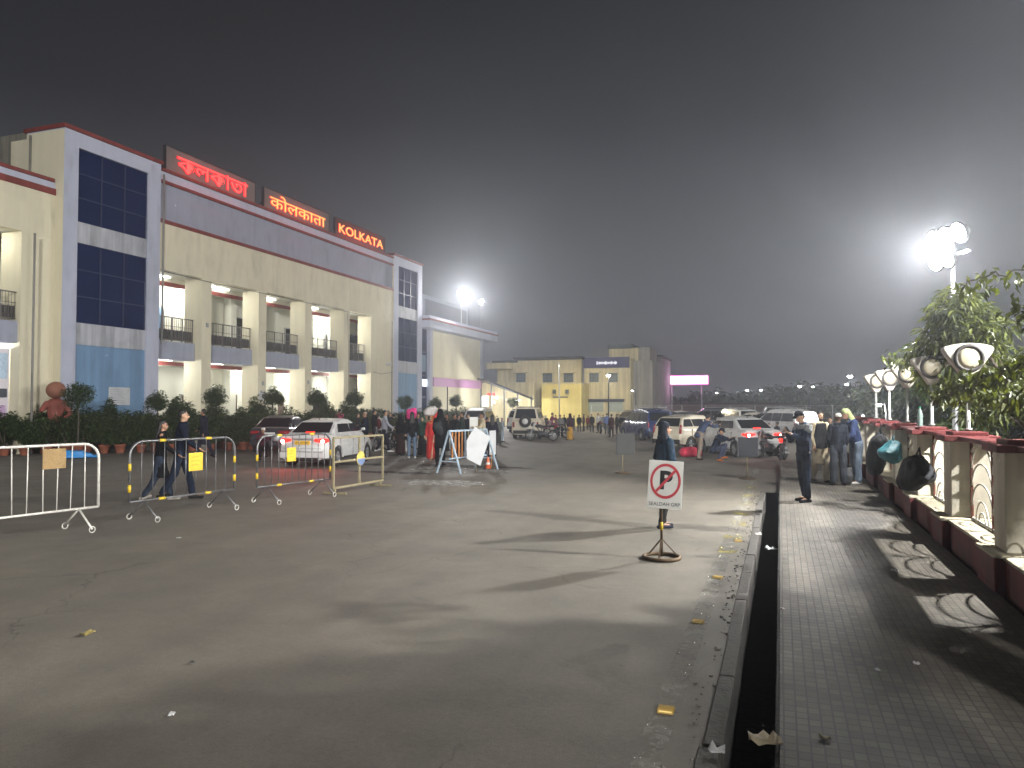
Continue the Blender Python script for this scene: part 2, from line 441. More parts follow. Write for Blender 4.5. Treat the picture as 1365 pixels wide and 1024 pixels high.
# worn painted edge line and yellow dashes
def paint_mat(name, col, lo, hi):
    m, t, b = nmat(name); N = t.nodes; L = t.links
    tcn = N.new('ShaderNodeTexCoord'); n = N.new('ShaderNodeTexNoise'); n.inputs['Scale'].default_value = 5; n.inputs['Detail'].default_value = 8; n.inputs['Roughness'].default_value = .75
    L.new(tcn.outputs['Object'], n.inputs['Vector']); r = N.new('ShaderNodeMapRange'); r.inputs['From Min'].default_value = lo; r.inputs['From Max'].default_value = hi
    L.new(n.outputs['Fac'], r.inputs[0]); L.new(r.outputs[0], b.inputs['Alpha']); b.inputs['Base Color'].default_value = (*col, 1); b.inputs['Roughness'].default_value = .8
    return m
g = MB(); g.box(-.78, -.62, 3, 24, .001, .004); struct('road_marking', g, paint_mat('worn_line', (.34, .33, .29), .46, .72))
g = MB()
for yy in (10.2, 11.3, 12.6, 13.8, 15.2, 16.6, 18.2): g.box(-.80, -.55, yy, yy + .42, .005, .008)
struct('road_marking', g, paint_mat('worn_yellow', (.55, .47, .08), .5, .72))
# light patches where the tar was patched / water dried
pm = paint_mat('dusty_patch', (.42, .41, .38), .42, .62)
dm = paint_mat('dark_patch', (.05, .05, .05), .40, .60)  # darker irregular patches laid on the road
def patch(cx, cy, rx, ry, z, m, name='road_patch', sd=1):
    r = random.Random(sd); n = 22; pts = []
    for k in range(n):
        a = 2 * math.pi * k / n; q = r.uniform(.65, 1.1); pts.append((cx + rx * q * math.cos(a), cy + ry * q * math.sin(a)))
    b = MB(); b.prism(pts, z, z + .002); o = b.build(name, m, None, fix=False); o['kind'] = 'structure'
patch(-9.3, 20.6, 1.7, .9, .004, pm, sd=2); patch(-8.0, 17.0, 1.3, .7, .004, pm, sd=5); patch(-11.6, 24.0, 1.8, .8, .004, pm, sd=8)
patch(-9.2, 21.9, 2.4, .5, .008, dm, sd=4); patch(-10.6, 19.2, 1.5, .35, .008, dm, sd=9); patch(-12.5, 26, 2.5, .7, .008, dm, sd=11)
patch(-14.2, 21.5, 2.6, .5, .005, dm, sd=14)

# rubble and grit along the lip
g = MB(); rr = random.Random(5)
for i in range(230):
    yy = rr.uniform(2.5, 17); xx = -.44 - abs(rr.gauss(0, .07)); s = rr.uniform(.003, .011) * (1.8 if rr.random() < .10 else 1)
    M = Matrix.Translation((xx, yy, s * .5)) @ Matrix.Rotation(rr.uniform(0, 6), 4, 'Z') @ Matrix.Rotation(rr.uniform(-.5, .5), 4, 'X')
    g.box(-s, s, -s * rr.uniform(.5, 1), s * .8, -s * .5, s * .6, M)
o = g.build('grit', mat('grit', (.16, .15, .13), .9, 0, .5, 9), None, fix=False); tag(o, 'loose grit and broken concrete crumbs along the drain lip', 'grit', kind='stuff')

# ================================================================ STATION BUILDING
M_CREAM = mat('cream_plaster', (.66, .61, .455), .85, 0, .14, .6, .12, 60, .05)
M_CREAM2 = mat('gallery_plaster', (.68, .67, .57), .85, 0, .10, .8, .1, 60)
M_BLUE = mat('blue_grey_plaster', (.30, .32, .395), .85, 0, .14, .5, .12, 60, .05)
M_LILAC = mat('pale_blue_plaster', (.44, .46, .56), .85, 0, .14, .5, .12, 60, .06)
M_SKYB = mat('light_blue_panel', (.16, .28, .44), .7, 0, .12, .7, .05, 60, .18)
M_RED = mat('red_oxide_paint', (.20, .035, .028), .7, 0, .35, 2, .1, 60, .25)
M_BAND = mat('stained_white_plaster', (.45, .46, .50), .85, 0, .30, 1.0, .12, 60, .32)
M_SLAB = mat('slab_edge_plaster', (.33, .35, .43), .85, 0, .15, 1.0, .1, 60, .10)
M_NAVY = mat('navy_glass', (.010, .018, .06), .75, 0, .35, 1.3, .0, 10, .0, spec=.0)
M_MULL = mat('mullion', (.035, .045, .085), .5, .2, .2, 3)
M_WHITE = mat('white_board', (.50, .51, .52), .7, 0, .22, 3)
M_RAIL = mat('rail_steel', (.17, .16, .15), .5, .4, .3, 6)
M_WOOD = mat('brown_door', (.07, .045, .03), .6, 0, .3, 4, .1)
M_GLASSD = mat('dark_glass', (.012, .015, .018), .12, 0, .3, 2)
M_TUBE = glow('tube_light', (1, 1, .95), 14)
M_GLOBE = glow('gallery_globe', (1, .99, .93), 40)
FX = -28.0
st = thing('station_building', 'long two-storey cream and blue-grey station hall with galleries and two towers', 'building', (FX, 22.9, 0))
def SB(name, m, x0, x1, y0, y1, z0, z1, parent=None, bevel=0.0):   # world coords -> part of the station
    b = MB().box(x0 - FX, x1 - FX, y0 - 22.9, y1 - 22.9, z0, z1)
    return b.build(name, m, parent or st, bevel, fix=False)
def tower(y0, y1, full=True):
    w = [(y0 + .69, y0 + .69 + (y1 - y0) * .725)]
    wy0, wy1 = y0 + (.68 if full else .75), y0 + (4.42 if full else 4.1)
    b = MB()
    def bb(*a): b.box(a[0] - FX, a[1] - FX, a[2] - 22.9, a[3] - 22.9, a[4], a[5])
    bb(-30.2, FX, y0, wy0, 0, 13.55); bb(-30.2, FX, wy1, y1, 0, 13.55)
    bb(-30.2, FX, wy0, wy1, 12.9, 13.55)
    o = b.build('tower_wall', M_LILAC, st, fix=False)
    SB('tower_side', M_CREAM, -30.19, FX - .02, y0 - .012, y0 - .002, 0, 13.5)
    SB('spandrel', M_BAND, -30.2, FX - .06, wy0, wy1, 8.87, 9.76)
    SB('spandrel', M_BAND, -30.2, FX - .06, wy0, wy1, 4.52, 5.45)
    SB('blue_panel', M_SKYB, -30.2, FX - .10, wy0, wy1, 0, 4.52)
    SB('coping', M_RED, -30.3, FX + .08, y0 - .08, y1 + .08, 13.55, 13.72)
    for z0, z1 in ((9.76, 12.9), (5.45, 8.87)):
        f = MB(); 
        for i in range(3):
            for j in range(3):
                a = wy0 + (wy1 - wy0) * i / 3; c = wy0 + (wy1 - wy0) * (i + 1) / 3; d = z0 + (z1 - z0) * j / 3; e_ = z0 + (z1 - z0) * (j + 1) / 3
                tx = rr.uniform(-.012, .012)
                f.add([(-.13 + tx, a - 22.9 + .02, d + .02), (-.13 - tx, c - 22.9 - .02, d + .02), (-.13 - tx, c - 22.9 - .02, e_ - .02), (-.13 + tx, a - 22.9 + .02, e_ - .02)], [(0, 1, 2, 3)])
        wn = f.build('tower_window', M_NAVY, st, fix=False)
        f = MB()
        for i in range(4): a = wy0 + (wy1 - wy0) * i / 3 - 22.9; f.box(-.12, -.085, a - .022, a + .022, z0, z1)
        for j in range(4): a = z0 + (z1 - z0) * j / 3; f.box(-.12, -.0865, wy0 - 22.9, wy1 - 22.9, a - .02, a + .02)
        f.box(-.4, -.2, wy0 - 22.9, wy1 - 22.9, z0, z1)
        f.build('frame', M_MULL, wn, fix=False)
tower(22.9, 28.07); tower(51.25, 56.1, False)
SB('roof_box', mat('weathered_render', (.20, .19, .15), .9, 0, .45, 1.2, .2, 30, .3), -32.2, -30.22, 23.2, 26.5, 8, 13.75)
SB('roof_box', M_CREAM, -31.4, -30.21, 23.1, 23.19, 11.2, 13.4)
# middle block
Y0, Y1 = 28.07, 51.25
SB('roof', M_BLUE, -42, -31.3, 10, Y1, 10.6, 11.0)
SB('parapet', M_LILAC, -28.6, FX - .06, Y0, Y1, 12.86, 13.28)
SB('trim_band', M_RED, -28.6, FX + .0, Y0, Y1, 12.72, 12.86)
SB('parapet', M_BLUE, -28.6, FX - .12, Y0, Y1, 10.95, 12.72)
SB('trim_band', M_RED, -28.6, FX + .0, Y0, Y1, 10.76, 10.95)
SB('coping', M_RED, -28.7, FX + .05, Y0 + .09, Y1 - .09, 13.28, 13.42)
SB('fascia', M_CREAM, -28.5, FX - .03, Y0, Y1, 8.50, 10.76)
SB('soffit', M_CREAM2, -31.3, -28.5, Y0, Y1, 8.58, 8.75)
SB('beam', M_CREAM2, -30.2, -29.9, Y0, Y1, 8.15, 8.575); SB('trim_band', M_RED, -29.9, -29.87, Y0, Y1, 8.12, 8.34)
SB('back_wall', M_CREAM2, -31.5, -31.3, Y0, Y1, 0, 8.6)
SB('floor_slab', M_CREAM2, -31.3, -29.15, Y0, Y1, 4.32, 4.98)
SB('trim_band', M_RED, -30.1, -30.07, Y0, Y1, 4.02, 4.22); SB('beam', M_CREAM2, -30.4, -30.1, Y0, Y1, 4.0, 4.317)
cy = [30.92, 35.38, 39.85, 44.3]
for y in cy: SB('column', M_CREAM, -29.15, FX - .02, y, y + .68, 0, 8.50)
SB('end_wall', M_CREAM, -29.15, FX - .021, 47.9, Y1, 0, 8.50)
edges = [Y0] + [v for y in cy for v in (y, y + .68)] + [47.9]
def rail(parent, x, y0, y1, z0, h=1.22, n=None):
    r = MB(); y0 -= 22.9; y1 -= 22.9; x -= FX
    n = n or max(6, int((y1 - y0) / .13))
    for i in range(n + 1):
        yy = y0 + .05 + (y1 - y0 - .1) * i / n; r.box(x - .008, x + .008, yy - .008, yy + .008, z0, z0 + h)
    for i in range(int((y1 - y0) / .9) + 2):
        yy = y0 + .04 + (y1 - y0 - .08) * i / (int((y1 - y0) / .9) + 1); r.box(x - .02, x + .02, yy - .02, yy + .02, z0, z0 + h)
    for z in (z0 + .1, z0 + h * .62): r.box(x - .014, x + .014, y0, y1, z, z + .025)
    r.tube([(x, y0, z0 + h), (x, y1, z0 + h)], .028, 8)
    # scrollwork rings in the lower half
    for i in range(int((y1 - y0) / .26)):
        c = Vector((x, y0 + .2 + i * .26, z0 + .42)); r.tube([c + Vector((0, .10 * math.cos(t * math.pi / 5), .22 * math.sin(t * math.pi / 5))) for t in range(10)], .009, 4, closed=True)
    return r.build('railing', M_RAIL, parent, fix=False)
M_POT = mat('terracotta', (.24, .075, .04), .8, 0, .35, 6, .1)
for i in range(5):
    a, c = edges[2 * i], edges[2 * i + 1]
    s_ = SB('balcony', M_SLAB, -29.2, -28.45, a, c, 4.22, 5.12, bevel=.02)
    # wrapped wall return onto the column
    rail(s_, -28.6, a, c, 5.12)
    SB('kickplate', mat('dark_screen', (.05, .048, .045), .8, 0, .4, 5), -28.68, -28.66, a + .03, c - .03, 5.2, 5.72, s_)
def wdoor(y, z0, w, h, dark=M_WOOD, name='door'):
    f = SB(name, dark, -31.3, -31.24, y, y + w, z0, z0 + h)
    b = MB(); yy = y - 22.9
    b.box(-3.31, -3.22, yy - .07, yy, z0, z0 + h + .07); b.box(-3.31, -3.22, yy + w, yy + w + .07, z0, z0 + h + .07); b.box(-3.31, -3.22, yy, yy + w, z0 + h, z0 + h + .07)
    b.build('frame', M_CREAM2 if dark is M_WOOD else GREY, f, fix=False); return f
for y, z0, w, h, mm in ((30.6, 4.98, 1.0, 2.2, M_SKYB), (37.3, 4.98, .8, 2.3, M_GLASSD), (42.2, 5.0, 1.5, 2.1, M_GLASSD), (46.9, 5.0, 1.9, 2.1, M_GLASSD), (36.6, 0, .9, 2.6, M_WOOD), (41.2, 0, .9, 2.5, M_WOOD), (33.0, 0, 1.1, 2.5, M_WOOD), (45.3, 0, 1.2, 2.5, M_GLASSD), (49.6, 4.98, 2.2, 2.4, M_GLASSD)):
    wdoor(y, z0, w, h, mm)
# alcove returns that break the gallery wall
for y in (29.6, 33.4, 36.3, 40.3, 44.2, 47.2): SB('pilaster', M_CREAM2, -31.3, -30.75, y, y + .5, 0, 8.55)
# gallery lamps and strips
def glamp(px, py, xw, w=260):
    Y, Z = onx(px, py, xw)
    g_ = thing('wall_lamp', None, None, (0, 0, 0)); bpy.data.objects.remove(g_)
    b = MB().ball((xw - FX, Y - 22.9, Z), .26, 8, (1, 1, .75)); o = b.build('gallery_lamp', M_GLOBE, st, fix=False)
    MB().box(xw - FX - .35, xw - FX - .2, Y - 22.9 - .06, Y - 22.9 + .06, Z - .06, Z + .06).build('bracket', GREY, o, fix=False)
    lamp('POINT', (xw - FX + .3, Y - 22.9, Z - .1), w, (1, 1, .95), .2, o)
glamp(237, 393, -30.9); glamp(428, 432, -30.9); glamp(311, 497, -30.9); glamp(378, 503, -30.9)
for y0_, y1_, z, w in ((28.6, 30.6, 4.24, 170), (31.9, 34.4, 4.24, 60), (37, 39, 4.24, 60), (41, 43.5, 4.24, 60), (45.3, 47.3, 4.24, 200), (28.5, 30.4, 8.5, 40), (32, 34.8, 8.5, 150), (36.8, 39, 8.5, 140), (41.2, 43.6, 8.5, 60), (45.6, 47.3, 8.5, 60)):
    o = SB('tube_lamp', M_TUBE, -29.7, -29.62, y0_, y1_, z, z + .05)
    lamp('POINT', (-1.9, (y0_ + y1_) / 2 - 22.9, z - .25), w, (1, 1, .95), .15, o)
# left wing
b0 = 12.0; b1 = 22.9
SB('parapet', M_LILAC, -28.9, -28.48, b0, b1, 10.97, 11.24); SB('coping', M_RED, -29, -28.4, b0, b1 - .1, 11.24, 11.38)
SB('trim_band', M_RED, -28.9, -28.42, b0, b1, 10.7, 10.97); SB('fascia', M_CREAM, -28.9, -28.45, b0, b1, 8.9, 10.7)
SB('soffit', M_CREAM2, -31.3, -28.9, b0, b1, 9.0, 9.15); SB('back_wall', M_CREAM2, -31.5, -31.3, b0, b1, 0, 9.0)
SB('trim_band', M_RED, -29.9, -29.87, b0, 21.5, 8.4, 8.6); SB('beam', M_CREAM2, -30.2, -29.9, b0, 21.5, 8.4, 8.995)
SB('column', M_CREAM, -29.6, -28.46, 21.45, 22.9, 0, 8.9); SB('column', M_CREAM, -29.6, -28.46, 16.6, 17.3, 0, 8.9)
s_ = SB('balcony', M_SLAB, -31.3, -28.6, 17.3, 21.75, 4.42, 5.3, bevel=.02); rail(s_, -28.7, 17.3, 21.7, 5.3, 1.15)
SB('kickplate', MATS['dark_screen'], -28.78, -28.76, 17.4, 21.6, 5.38, 5.9, s_)
o = SB('tube_lamp', M_TUBE, -29.7, -29.62, 19.3, 21, 8.9, 8.95); lamp('POINT', (-1.9, 20.2 - 22.9, 8.5), 200, (1, .99, .88), .15, o)
o = SB('tube_lamp', M_TUBE, -29.7, -29.62, 19.3, 21, 4.3, 4.35); lamp('POINT', (-1.9, 20.4 - 22.9, 4.0), 220, (1, .98, .95), .15, o)
for (a, c, d, e_, m_) in ((20.4, 21.3, 3.0, 4.0, mat('poster_blue', (.45, .58, .72), .5, 0, .3, 9)), (20.45, 21.3, 2.25, 2.6, mat('poster_dark', (.05, .06, .08), .5, 0, .6, 14)), (20.3, 21.25, 1.2, 1.95, mat('poster_pink', (.55, .38, .60), .6, 0, .3, 10)), (19.5, 20.2, 1.0, 2.7, MATS['white_board'])):
    Ya = a + .0
    SB('poster', m_, -28.95, -28.92, Ya, c, d, e_)
SB('notice_window', mat('white_partition', (.7, .66, .72), .6, 0, .1, 5), -29.02, -28.96, 17.3, 21.4, 0, 4.2)
SB('air_conditioner', M_CREAM2, -31.28, -30.9, 21.9, 22.6, 6.9, 7.6)
SB('air_conditioner', mat('ac_white', (.5, .5, .46), .5, 0, .15, 4), -31.2, -30.8, 20.75, 21.6, 7.05, 7.75, bevel=.03)
SB('duct', GREY, -31.2, -30.9, 20.9, 21.3, 7.9, 8.3)
# notice on the blue panel
o = SB('notice', M_WHITE, FX - .097, FX - .085, 25.35, 26.5, 1.95, 2.75)
nb = MB()
for i in range(7): nb.box(-.084, -.082, 25.42 - 22.9, 26.4 - 22.9 - rr.uniform(0, .3), 2.63 - i * .095, 2.65 - i * .095)
nb.build('print_lines', mat('print_grey', (.3, .3, .36), .8), o, fix=False)
SB('meter_board', M_WHITE, -29.1 + 1.09, -27.97, 36.2 - .75, 36.0, 2.2, 2.75); SB('meter_board', DARKM, -28.01, -27.96, 35.5, 35.98, 1.5, 1.95)

# pipes, cables and fittings that break up the plaster
M_PIPE = mat('plastic_pipe', (.22, .21, .19), .6, 0, .3, 4)
for y, z0, z1 in ((28.2, 4.9, 13.1), (50.9, 0, 8.4), (21.6, 0, 8.8)): 
    MB().tube([(.06, y - 22.9, z0), (.06, y - 22.9, z1)], .045, 8).build('drain_pipe', M_PIPE, st)
MB().tube([(-1.9, -.06, 0), (-1.9, -.06, 13.4)], .05, 8).build('drain_pipe', M_PIPE, st)
def cable(pts, r=.012, m=None): MB().tube(pts, r, 5).build('cable', m or M_PLC, st)
M_PLC = mat('black_cable', (.02, .02, .02), .7)
cable([(.03, 21.4 + .34, 8.3), (.05, 21.5 + .3, 6.8), (.03, 21.9, 5.2), (.03, 22.0, 0)])
cable([(.02, 25.2, 4.4), (.03, 26.4, 4.28), (.04, 28.2, 4.5)]); cable([(.0, 5.3, 8.42), (.02, 9, 8.36), (.02, 15, 8.40), (.02, 24.8, 8.38)], .016)
cable([(-.5, -.03, 9.2), (-.9, -.03, 6.0), (-.8, -.03, 2.0)])
o = MB().box(-.05, .35, 27.2, 27.45, 5.0, 5.16).build('security_camera', M_WHITE, st, .02); MB().bar((0, 27.9, 5.1), (.2, 27.35, 5.1), .04).build('bracket', GREY, o)
for y, z in ((31.2, 6.0), (35.7, 3.1), (40.1, 3.3)): SB('socket_box', GREY, FX - .03, FX + .03, y, y + .16, z, z + .22)
# rain streaks under the sills: thin grime films on the spandrels
M_GRIME = mat('grime_film', (.10, .10, .10), .9)
gt = M_GRIME.node_tree; gn = gt.nodes.new('ShaderNodeTexNoise'); gc = gt.nodes.new('ShaderNodeTexCoord'); gm = gt.nodes.new('ShaderNodeMapping'); gm.inputs['Scale'].default_value = (1.2, 1.2, .35); gr = gt.nodes.new('ShaderNodeMapRange')
gr.inputs['From Min'].default_value = .50; gr.inputs['From Max'].default_value = .75; gr.inputs['To Max'].default_value = .13; gn.inputs['Scale'].default_value = 2.2; gn.inputs['Detail'].default_value = 6
gt.links.new(gc.outputs['Object'], gm.inputs[0]); gt.links.new(gm.outputs[0], gn.inputs['Vector']); gt.links.new(gn.outputs['Fac'], gr.inputs[0]); gt.links.new(gr.outputs[0], gt.nodes['Principled BSDF'].inputs['Alpha'])
for (x, a, c, d, e_) in ((.003, 0, .67, .3, 13.4), (.003, 4.43, 5.1, .3, 13.4), (-.045, .7, 4.4, 8.9, 9.74), (-.045, .7, 4.4, 4.54, 5.43), (-.085, .7, 4.4, .3, 4.5), (-.015, 5.2, 28.3, 8.52, 10.7), (-.105, 5.2, 28.3, 11.0, 12.7), (-.44, -10, 0, 8.95, 10.68)):
    f = MB(); f.add([(x, a, d), (x, c, d), (x, c, e_), (x, a, e_)], [(0, 1, 2, 3)]); f.build('stain', M_GRIME, st, fix=False)
# ---- name boards with lit lettering
M_BOARD = mat('sign_board', (.16, .14, .13), .6, 0, .25, 1.5)
M_BOARD2 = mat('sign_board_red', (.10, .035, .03), .6, 0, .25, 1.5)
G_CORE = glow('letter_core', (1.0, .085, .075), 1.5, True)
G_CORE2 = glow('letter_core_yellow', (1.0, .42, .11), 1.5, True)
G_RIM = glow('letter_rim', (1.0, .01, .03), .95, True)
def nameboard(body, label, y0, y1, core, board, sx, hgt, zc=.52):
    t = thing('name_board', label, 'sign', (FX + .02, y0, 13.42)); w = y1 - y0
    MB().box(-.14, .0, 0, w, .0, 1.14).build('board', board, t, .01)
    p = MB(); p.box(-.16, .02, -.05, 0, 0, 1.18); p.box(-.16, .02, w, w + .05, 0, 1.18); p.box(-.16, .02, 0, w, 1.14, 1.19)
    p.build('frame', DARKM, t)
    q = MB()
    for yy in (.5, w / 2, w - .5): q.bar((-.1, yy, .9), (-1.1, yy, 0), .05)
    q.build('brace', DARKM, t)
    for nm, mt, off, dx in (('lettering_glow', G_RIM, .022, .03), ('lettering', core, .0, .06)):
        me = text_mesh(body, 1.0, .012, off, nm)
        xs = [v.co.x for v in me.vertices]; ys = [v.co.y for v in me.vertices]
        if nm == 'lettering_glow': bw = max(xs) - min(xs); bh = max(ys) - min(ys); cx0 = (max(xs) + min(xs)) / 2; cy0 = (max(ys) + min(ys)) / 2
        for v in me.vertices:
            X = (v.co.x - cx0) / bw * w * sx; Z = (v.co.y - cy0) / bh * hgt
            v.co = (dx + v.co.z, w / 2 + X, zc + Z)
        link(nm, me, mt, t)
    for q_ in (.25, .5, .75): lamp('POINT', (.45, w * q_, .5), 22, (1, .04, .03), .25, t)
    return t
nameboard('কলকাতা', 'long grey roof sign with red lit Bengali lettering', 28.35, 34.9, G_CORE, M_BOARD, .80, .80)
nameboard('कोलकाता', 'middle roof sign with red and yellow lit Devanagari lettering', 35.7, 42.3, G_CORE2, M_BOARD, .86, .88, .56)
nameboard('KOLKATA', 'roof sign with lit yellow-red Latin letters reading KOLKATA', 43.1, 49.75, G_CORE2, M_BOARD2, .90, .62)

# ---- lower block beyond the second tower
bk = thing('ticket_block', 'lower flat-roofed cream block with pink sign band beside the second tower', 'building', (FX, 56.1, 0))
def BB(name, m, x0, x1, y0, y1, z0, z1, parent=None): return MB().box(x0 - FX, x1 - FX, y0 - 56.1, y1 - 56.1, z0, z1).build(name, m, parent or bk, fix=False)
BB('wall', M_CREAM, -36, FX - .1, 58.2, 69.2, 0, 8.4); BB('corner_pier', M_BLUE, -36, FX - .02, 69.2, 69.9, 0, 8.45)
BB('corner_pier', M_LILAC, -36, FX - .02, 57.6, 58.2, 0, 8.45)
BB('glass_strip', M_NAVY, -30, FX - .3, 56.1, 57.6, 0, 8.4)
for z in (2.6, 4.4, 6.4): BB('transom', M_MULL, -28.3, -28.22, 56.1, 57.6, z, z + .1)
BB('lit_pane', mat('pane_blue', (.12, .2, .3), .3), -28.3, -28.24, 56.5, 57.3, 4.8, 6.2)
BB('lit_box', glow('lit_window', (.85, .95, 1), 1.6), -28.28, -28.2, 56.7, 57.5, 3.55, 4.15)
BB('canopy_band', M_LILAC, -36, FX + .7, 56.15, 72, 8.45, 9.05); BB('trim_band', M_RED, -36, FX + .75, 56.12, 72.1, 9.05, 9.2); BB('coping', M_LILAC, -36, FX + .65, 56.15, 72, 9.2, 9.45)
BB('pink_band', mat('pink_sign', (.50, .26, .47), .5, 0, .15, 3), FX - .1, FX + .05, 58.3, 69.2, 3.6, 4.35)
BB('pipe', DARKM, FX - .1, FX - .02, 61.3, 61.36, 0, 3.6)
BB('upper_storey', M_BLUE, -36, -30.2, 56.12, 71, 9.2, 12.0); BB('upper_window', M_NAVY, -30.2, -30.14, 56.6, 60.4, 9.4, 11.8); BB('upper_glass', mat('hazy_glass', (.10, .11, .14), .5), -30.2, -30.15, 61, 70.5, 9.6, 11.6)
# ================================================================ BOUNDARY FENCE (pillars on plinths, arched panels between)
M_PILL = mat('cream_paint', (.74, .69, .56), .8, 0, .3, 2.2, .15, 50, .25)
M_REDW = mat('red_paint', (.17, .03, .03), .75, 0, .45, 2.5, .2, 40, .35)
M_PLTOP = mat('worn_plinth_top', (.42, .38, .28), .85, 0, .55, 5, .25, 30)
M_GRILLE = mat('grille_cream', (.62, .59, .52), .6, .1, .35, 6)
M_RUST = mat('rust_post', (.13, .045, .03), .8, .1, .5, 8, .2)
PY = [3.7 + 2.45 * i for i in range(10)]   # 8.6 is number 2
fw = thing('boundary_wall', 'low dark red plinth wall with a cap rail running beside the pavement', 'wall', (2.25, 3, .16))
b = MB(); b.box(-.27, .27, -1.2, 24.2, -.1, .30); b.build('plinth', M_REDW, fw, .01)
b = MB(); b.box(-.285, .285, -1.2, 24.2, .30, .335); b.build('plinth_top', M_PLTOP, fw, .008)
for i in range(len(PY) - 1):
    b = MB(); b.box(-.15, .15, PY[i] - 3 + .26, PY[i + 1] - 3 - .26, 1.325, 1.375); b.build('cap_rail', M_REDW, fw, .008)
def pillar_proto():
    t = thing('fence_pillar', 'x', 'pillar')
    b = MB(); b.box(-.36, .34, -.34, .34, -.1, .32); b.build('base', M_REDW, t, .015)
    b = MB(); b.box(-.37, .35, -.35, .35, .32, .352); b.build('base_top', M_PLTOP, t, .008)
    b = MB(); b.box(-.23, .23, -.21, .21, .352, 1.31); b.build('shaft', M_PILL, t, .012)
    b = MB(); b.box(-.31, .31, -.29, .29, 1.31, 1.385); b.build('cap', M_REDW, t, .01)
    b = MB(); b.box(-.2, .2, -.2, .2, 1.385, 1.43); b.build('cap_block', M_REDW, t, .01)
    return t
def panel_proto(L):
    t = thing('fence_panel', 'x', 'fence panel')
    h0, h1 = .34, 1.30; n = 2; w = L / n
    b = MB()
    for k in range(n):
        c = (k + .5) * w; r = w / 2 - .012
        for j, z in enumerate((.62, .86, 1.08)):
            zc = z - .10
            pts = [(0, c + r * math.cos(a), h0 + (zc - h0) + r * .62 * math.sin(a)) for a in [math.pi * q / 14 for q in range(15)]]
            b.tube(pts, .011, 6)
            b.tube([(0, c - r, zc), (0, c - r, h0)], .010, 5)
        for rr_ in (.16, .30):
            b.tube([(0, c + rr_ * math.cos(math.pi * q / 12), h0 + rr_ * .9 * math.sin(math.pi * q / 12)) for q in range(13)], .010, 5)
        b.tube([(0, c + r * math.cos(math.pi * q / 14), h1 - .12 + .11 * math.sin(math.pi * q / 14)) for q in range(15)], .010, 5)
    b.build('arches', M_GRILLE, t)
    b = MB()
    for k in range(n + 1): b.bar((0, k * w, h0), (0, k * w, h1), .028)
    b.build('upright', M_RUST, t)
    b = MB(); b.bar((0, 0, h0 + .02), (0, L, h0 + .02), .025); b.build('bottom_bar', M_GRILLE, t)
    return t
pp = pillar_proto(); pn = panel_proto(2.45 - .46)
wl = ['just out of the picture', 'second from the photographer', 'at the right edge with its plinth nearest', 'carrying the largest fan-shaped lamp', 'with a plastic bottle beside its lamp post', 'behind the dark hanging bag', 'behind the teal bag', 'beside the person in the green hood', 'behind the standing group', 'farthest down the pavement']
for i, y in enumerate(PY):
    lab = 'cream fence pillar with red cap ' + wl[i]
    if i == 0: pp.location = (2.25, y, .16); tag(pp, lab, 'pillar', 'fence pillars')
    else: place_copy(pp, (2.25, y, .16), 0, lab, 'fence pillars')
pl = ['outside the picture before the second pillar', 'outside the picture at the right', 'nearest in view at the right edge', 'beyond the largest fan lamp', 'behind the round dark bag', 'behind the teal bag', 'behind the black backpack', 'behind the hooded person', 'farthest along the pavement']
for i in range(9):
    lab = 'cream arched grille panel ' + pl[i]
    if i == 0: pn.location = (2.25, PY[0] + .23, .16); tag(pn, lab, 'fence panel', 'fence panels')
    else: place_copy(pn, (2.25, PY[i] + .23, .16), 0, lab, 'fence panels')
# fan-shaped lamps on posts above the pillars
M_FAN = mat('fan_lamp_shell', (.62, .58, .50), .55, 0, .22, 4, .05, 40, .2)
M_FANR = mat('fan_lamp_ring', (.05, .045, .04), .6, 0, .3, 6)
M_LENS = mat('fan_lamp_lens', (.58, .52, .38), .4, 0, .15, 5)
def fan_proto():
    t = thing('fan_lamp', 'x', 'lamp post')
    MB().lathe([(.05, 0), (.05, .02), (.028, .03), (.026, .78)], n=12).build('post', mat('lamp_post_white', (.52, .52, .50), .5, .2, .3, 8), t)
    pts = [(-.055, .72), (.055, .72), (.10, .80), (.17, .93), (.325, 1.13), (.335, 1.16)]
    top = [(.335 * math.cos(a), 1.15 + .085 * math.sin(a)) for a in [math.pi * k / 12 for k in range(1, 12)]]
    poly = [(-.055, .72), (.055, .72), (.13, .84), (.30, 1.08), (.335, 1.15)] + top + [(-.335, 1.15), (-.30, 1.08), (-.13, .84)]
    MB().prism(poly, -.07, .07, 'Y').build('shell', M_FAN, t, .018)
    for s_ in (-1, 1):
        r = MB(); a = [(.205, 0), (.205, s_ * .075), (.185, s_ * .098), (.165, s_ * .098), (.150, s_ * .08), (.150, 0)]
        r.lathe(a, (0, 0, 1.02), 28, 'Y', False); r.build('ring', M_FANR, t)
        MB().lathe([(.149, 0), (.149, s_ * .078), (.10, s_ * .092), (.001, s_ * .098)], (0, 0, 1.02), 24, 'Y').build('lens', M_LENS, t)
    return t
fp = fan_proto()
fl = ['largest and highest of those fully seen', 'half hidden by leaves over the bottle', 'behind a leafy spray, mostly hidden', 'right one of the far pair', 'left one of the far pair, smallest']
for k, i in enumerate((3, 4, 5, 6, 7)):
    lab = 'cream fan-shaped lamp with dark ring ' + fl[k]
    if k == 0: fp.location = (2.27, PY[i], 1.61); fp.rotation_euler.z = R(8); fp.scale = (.9,) * 3; tag(fp, lab, 'lamp post', 'fan lamps on the fence')
    else: place_copy(fp, (2.27, PY[i], 1.61), R(6 + 3 * k), lab, 'fan lamps on the fence', .9)

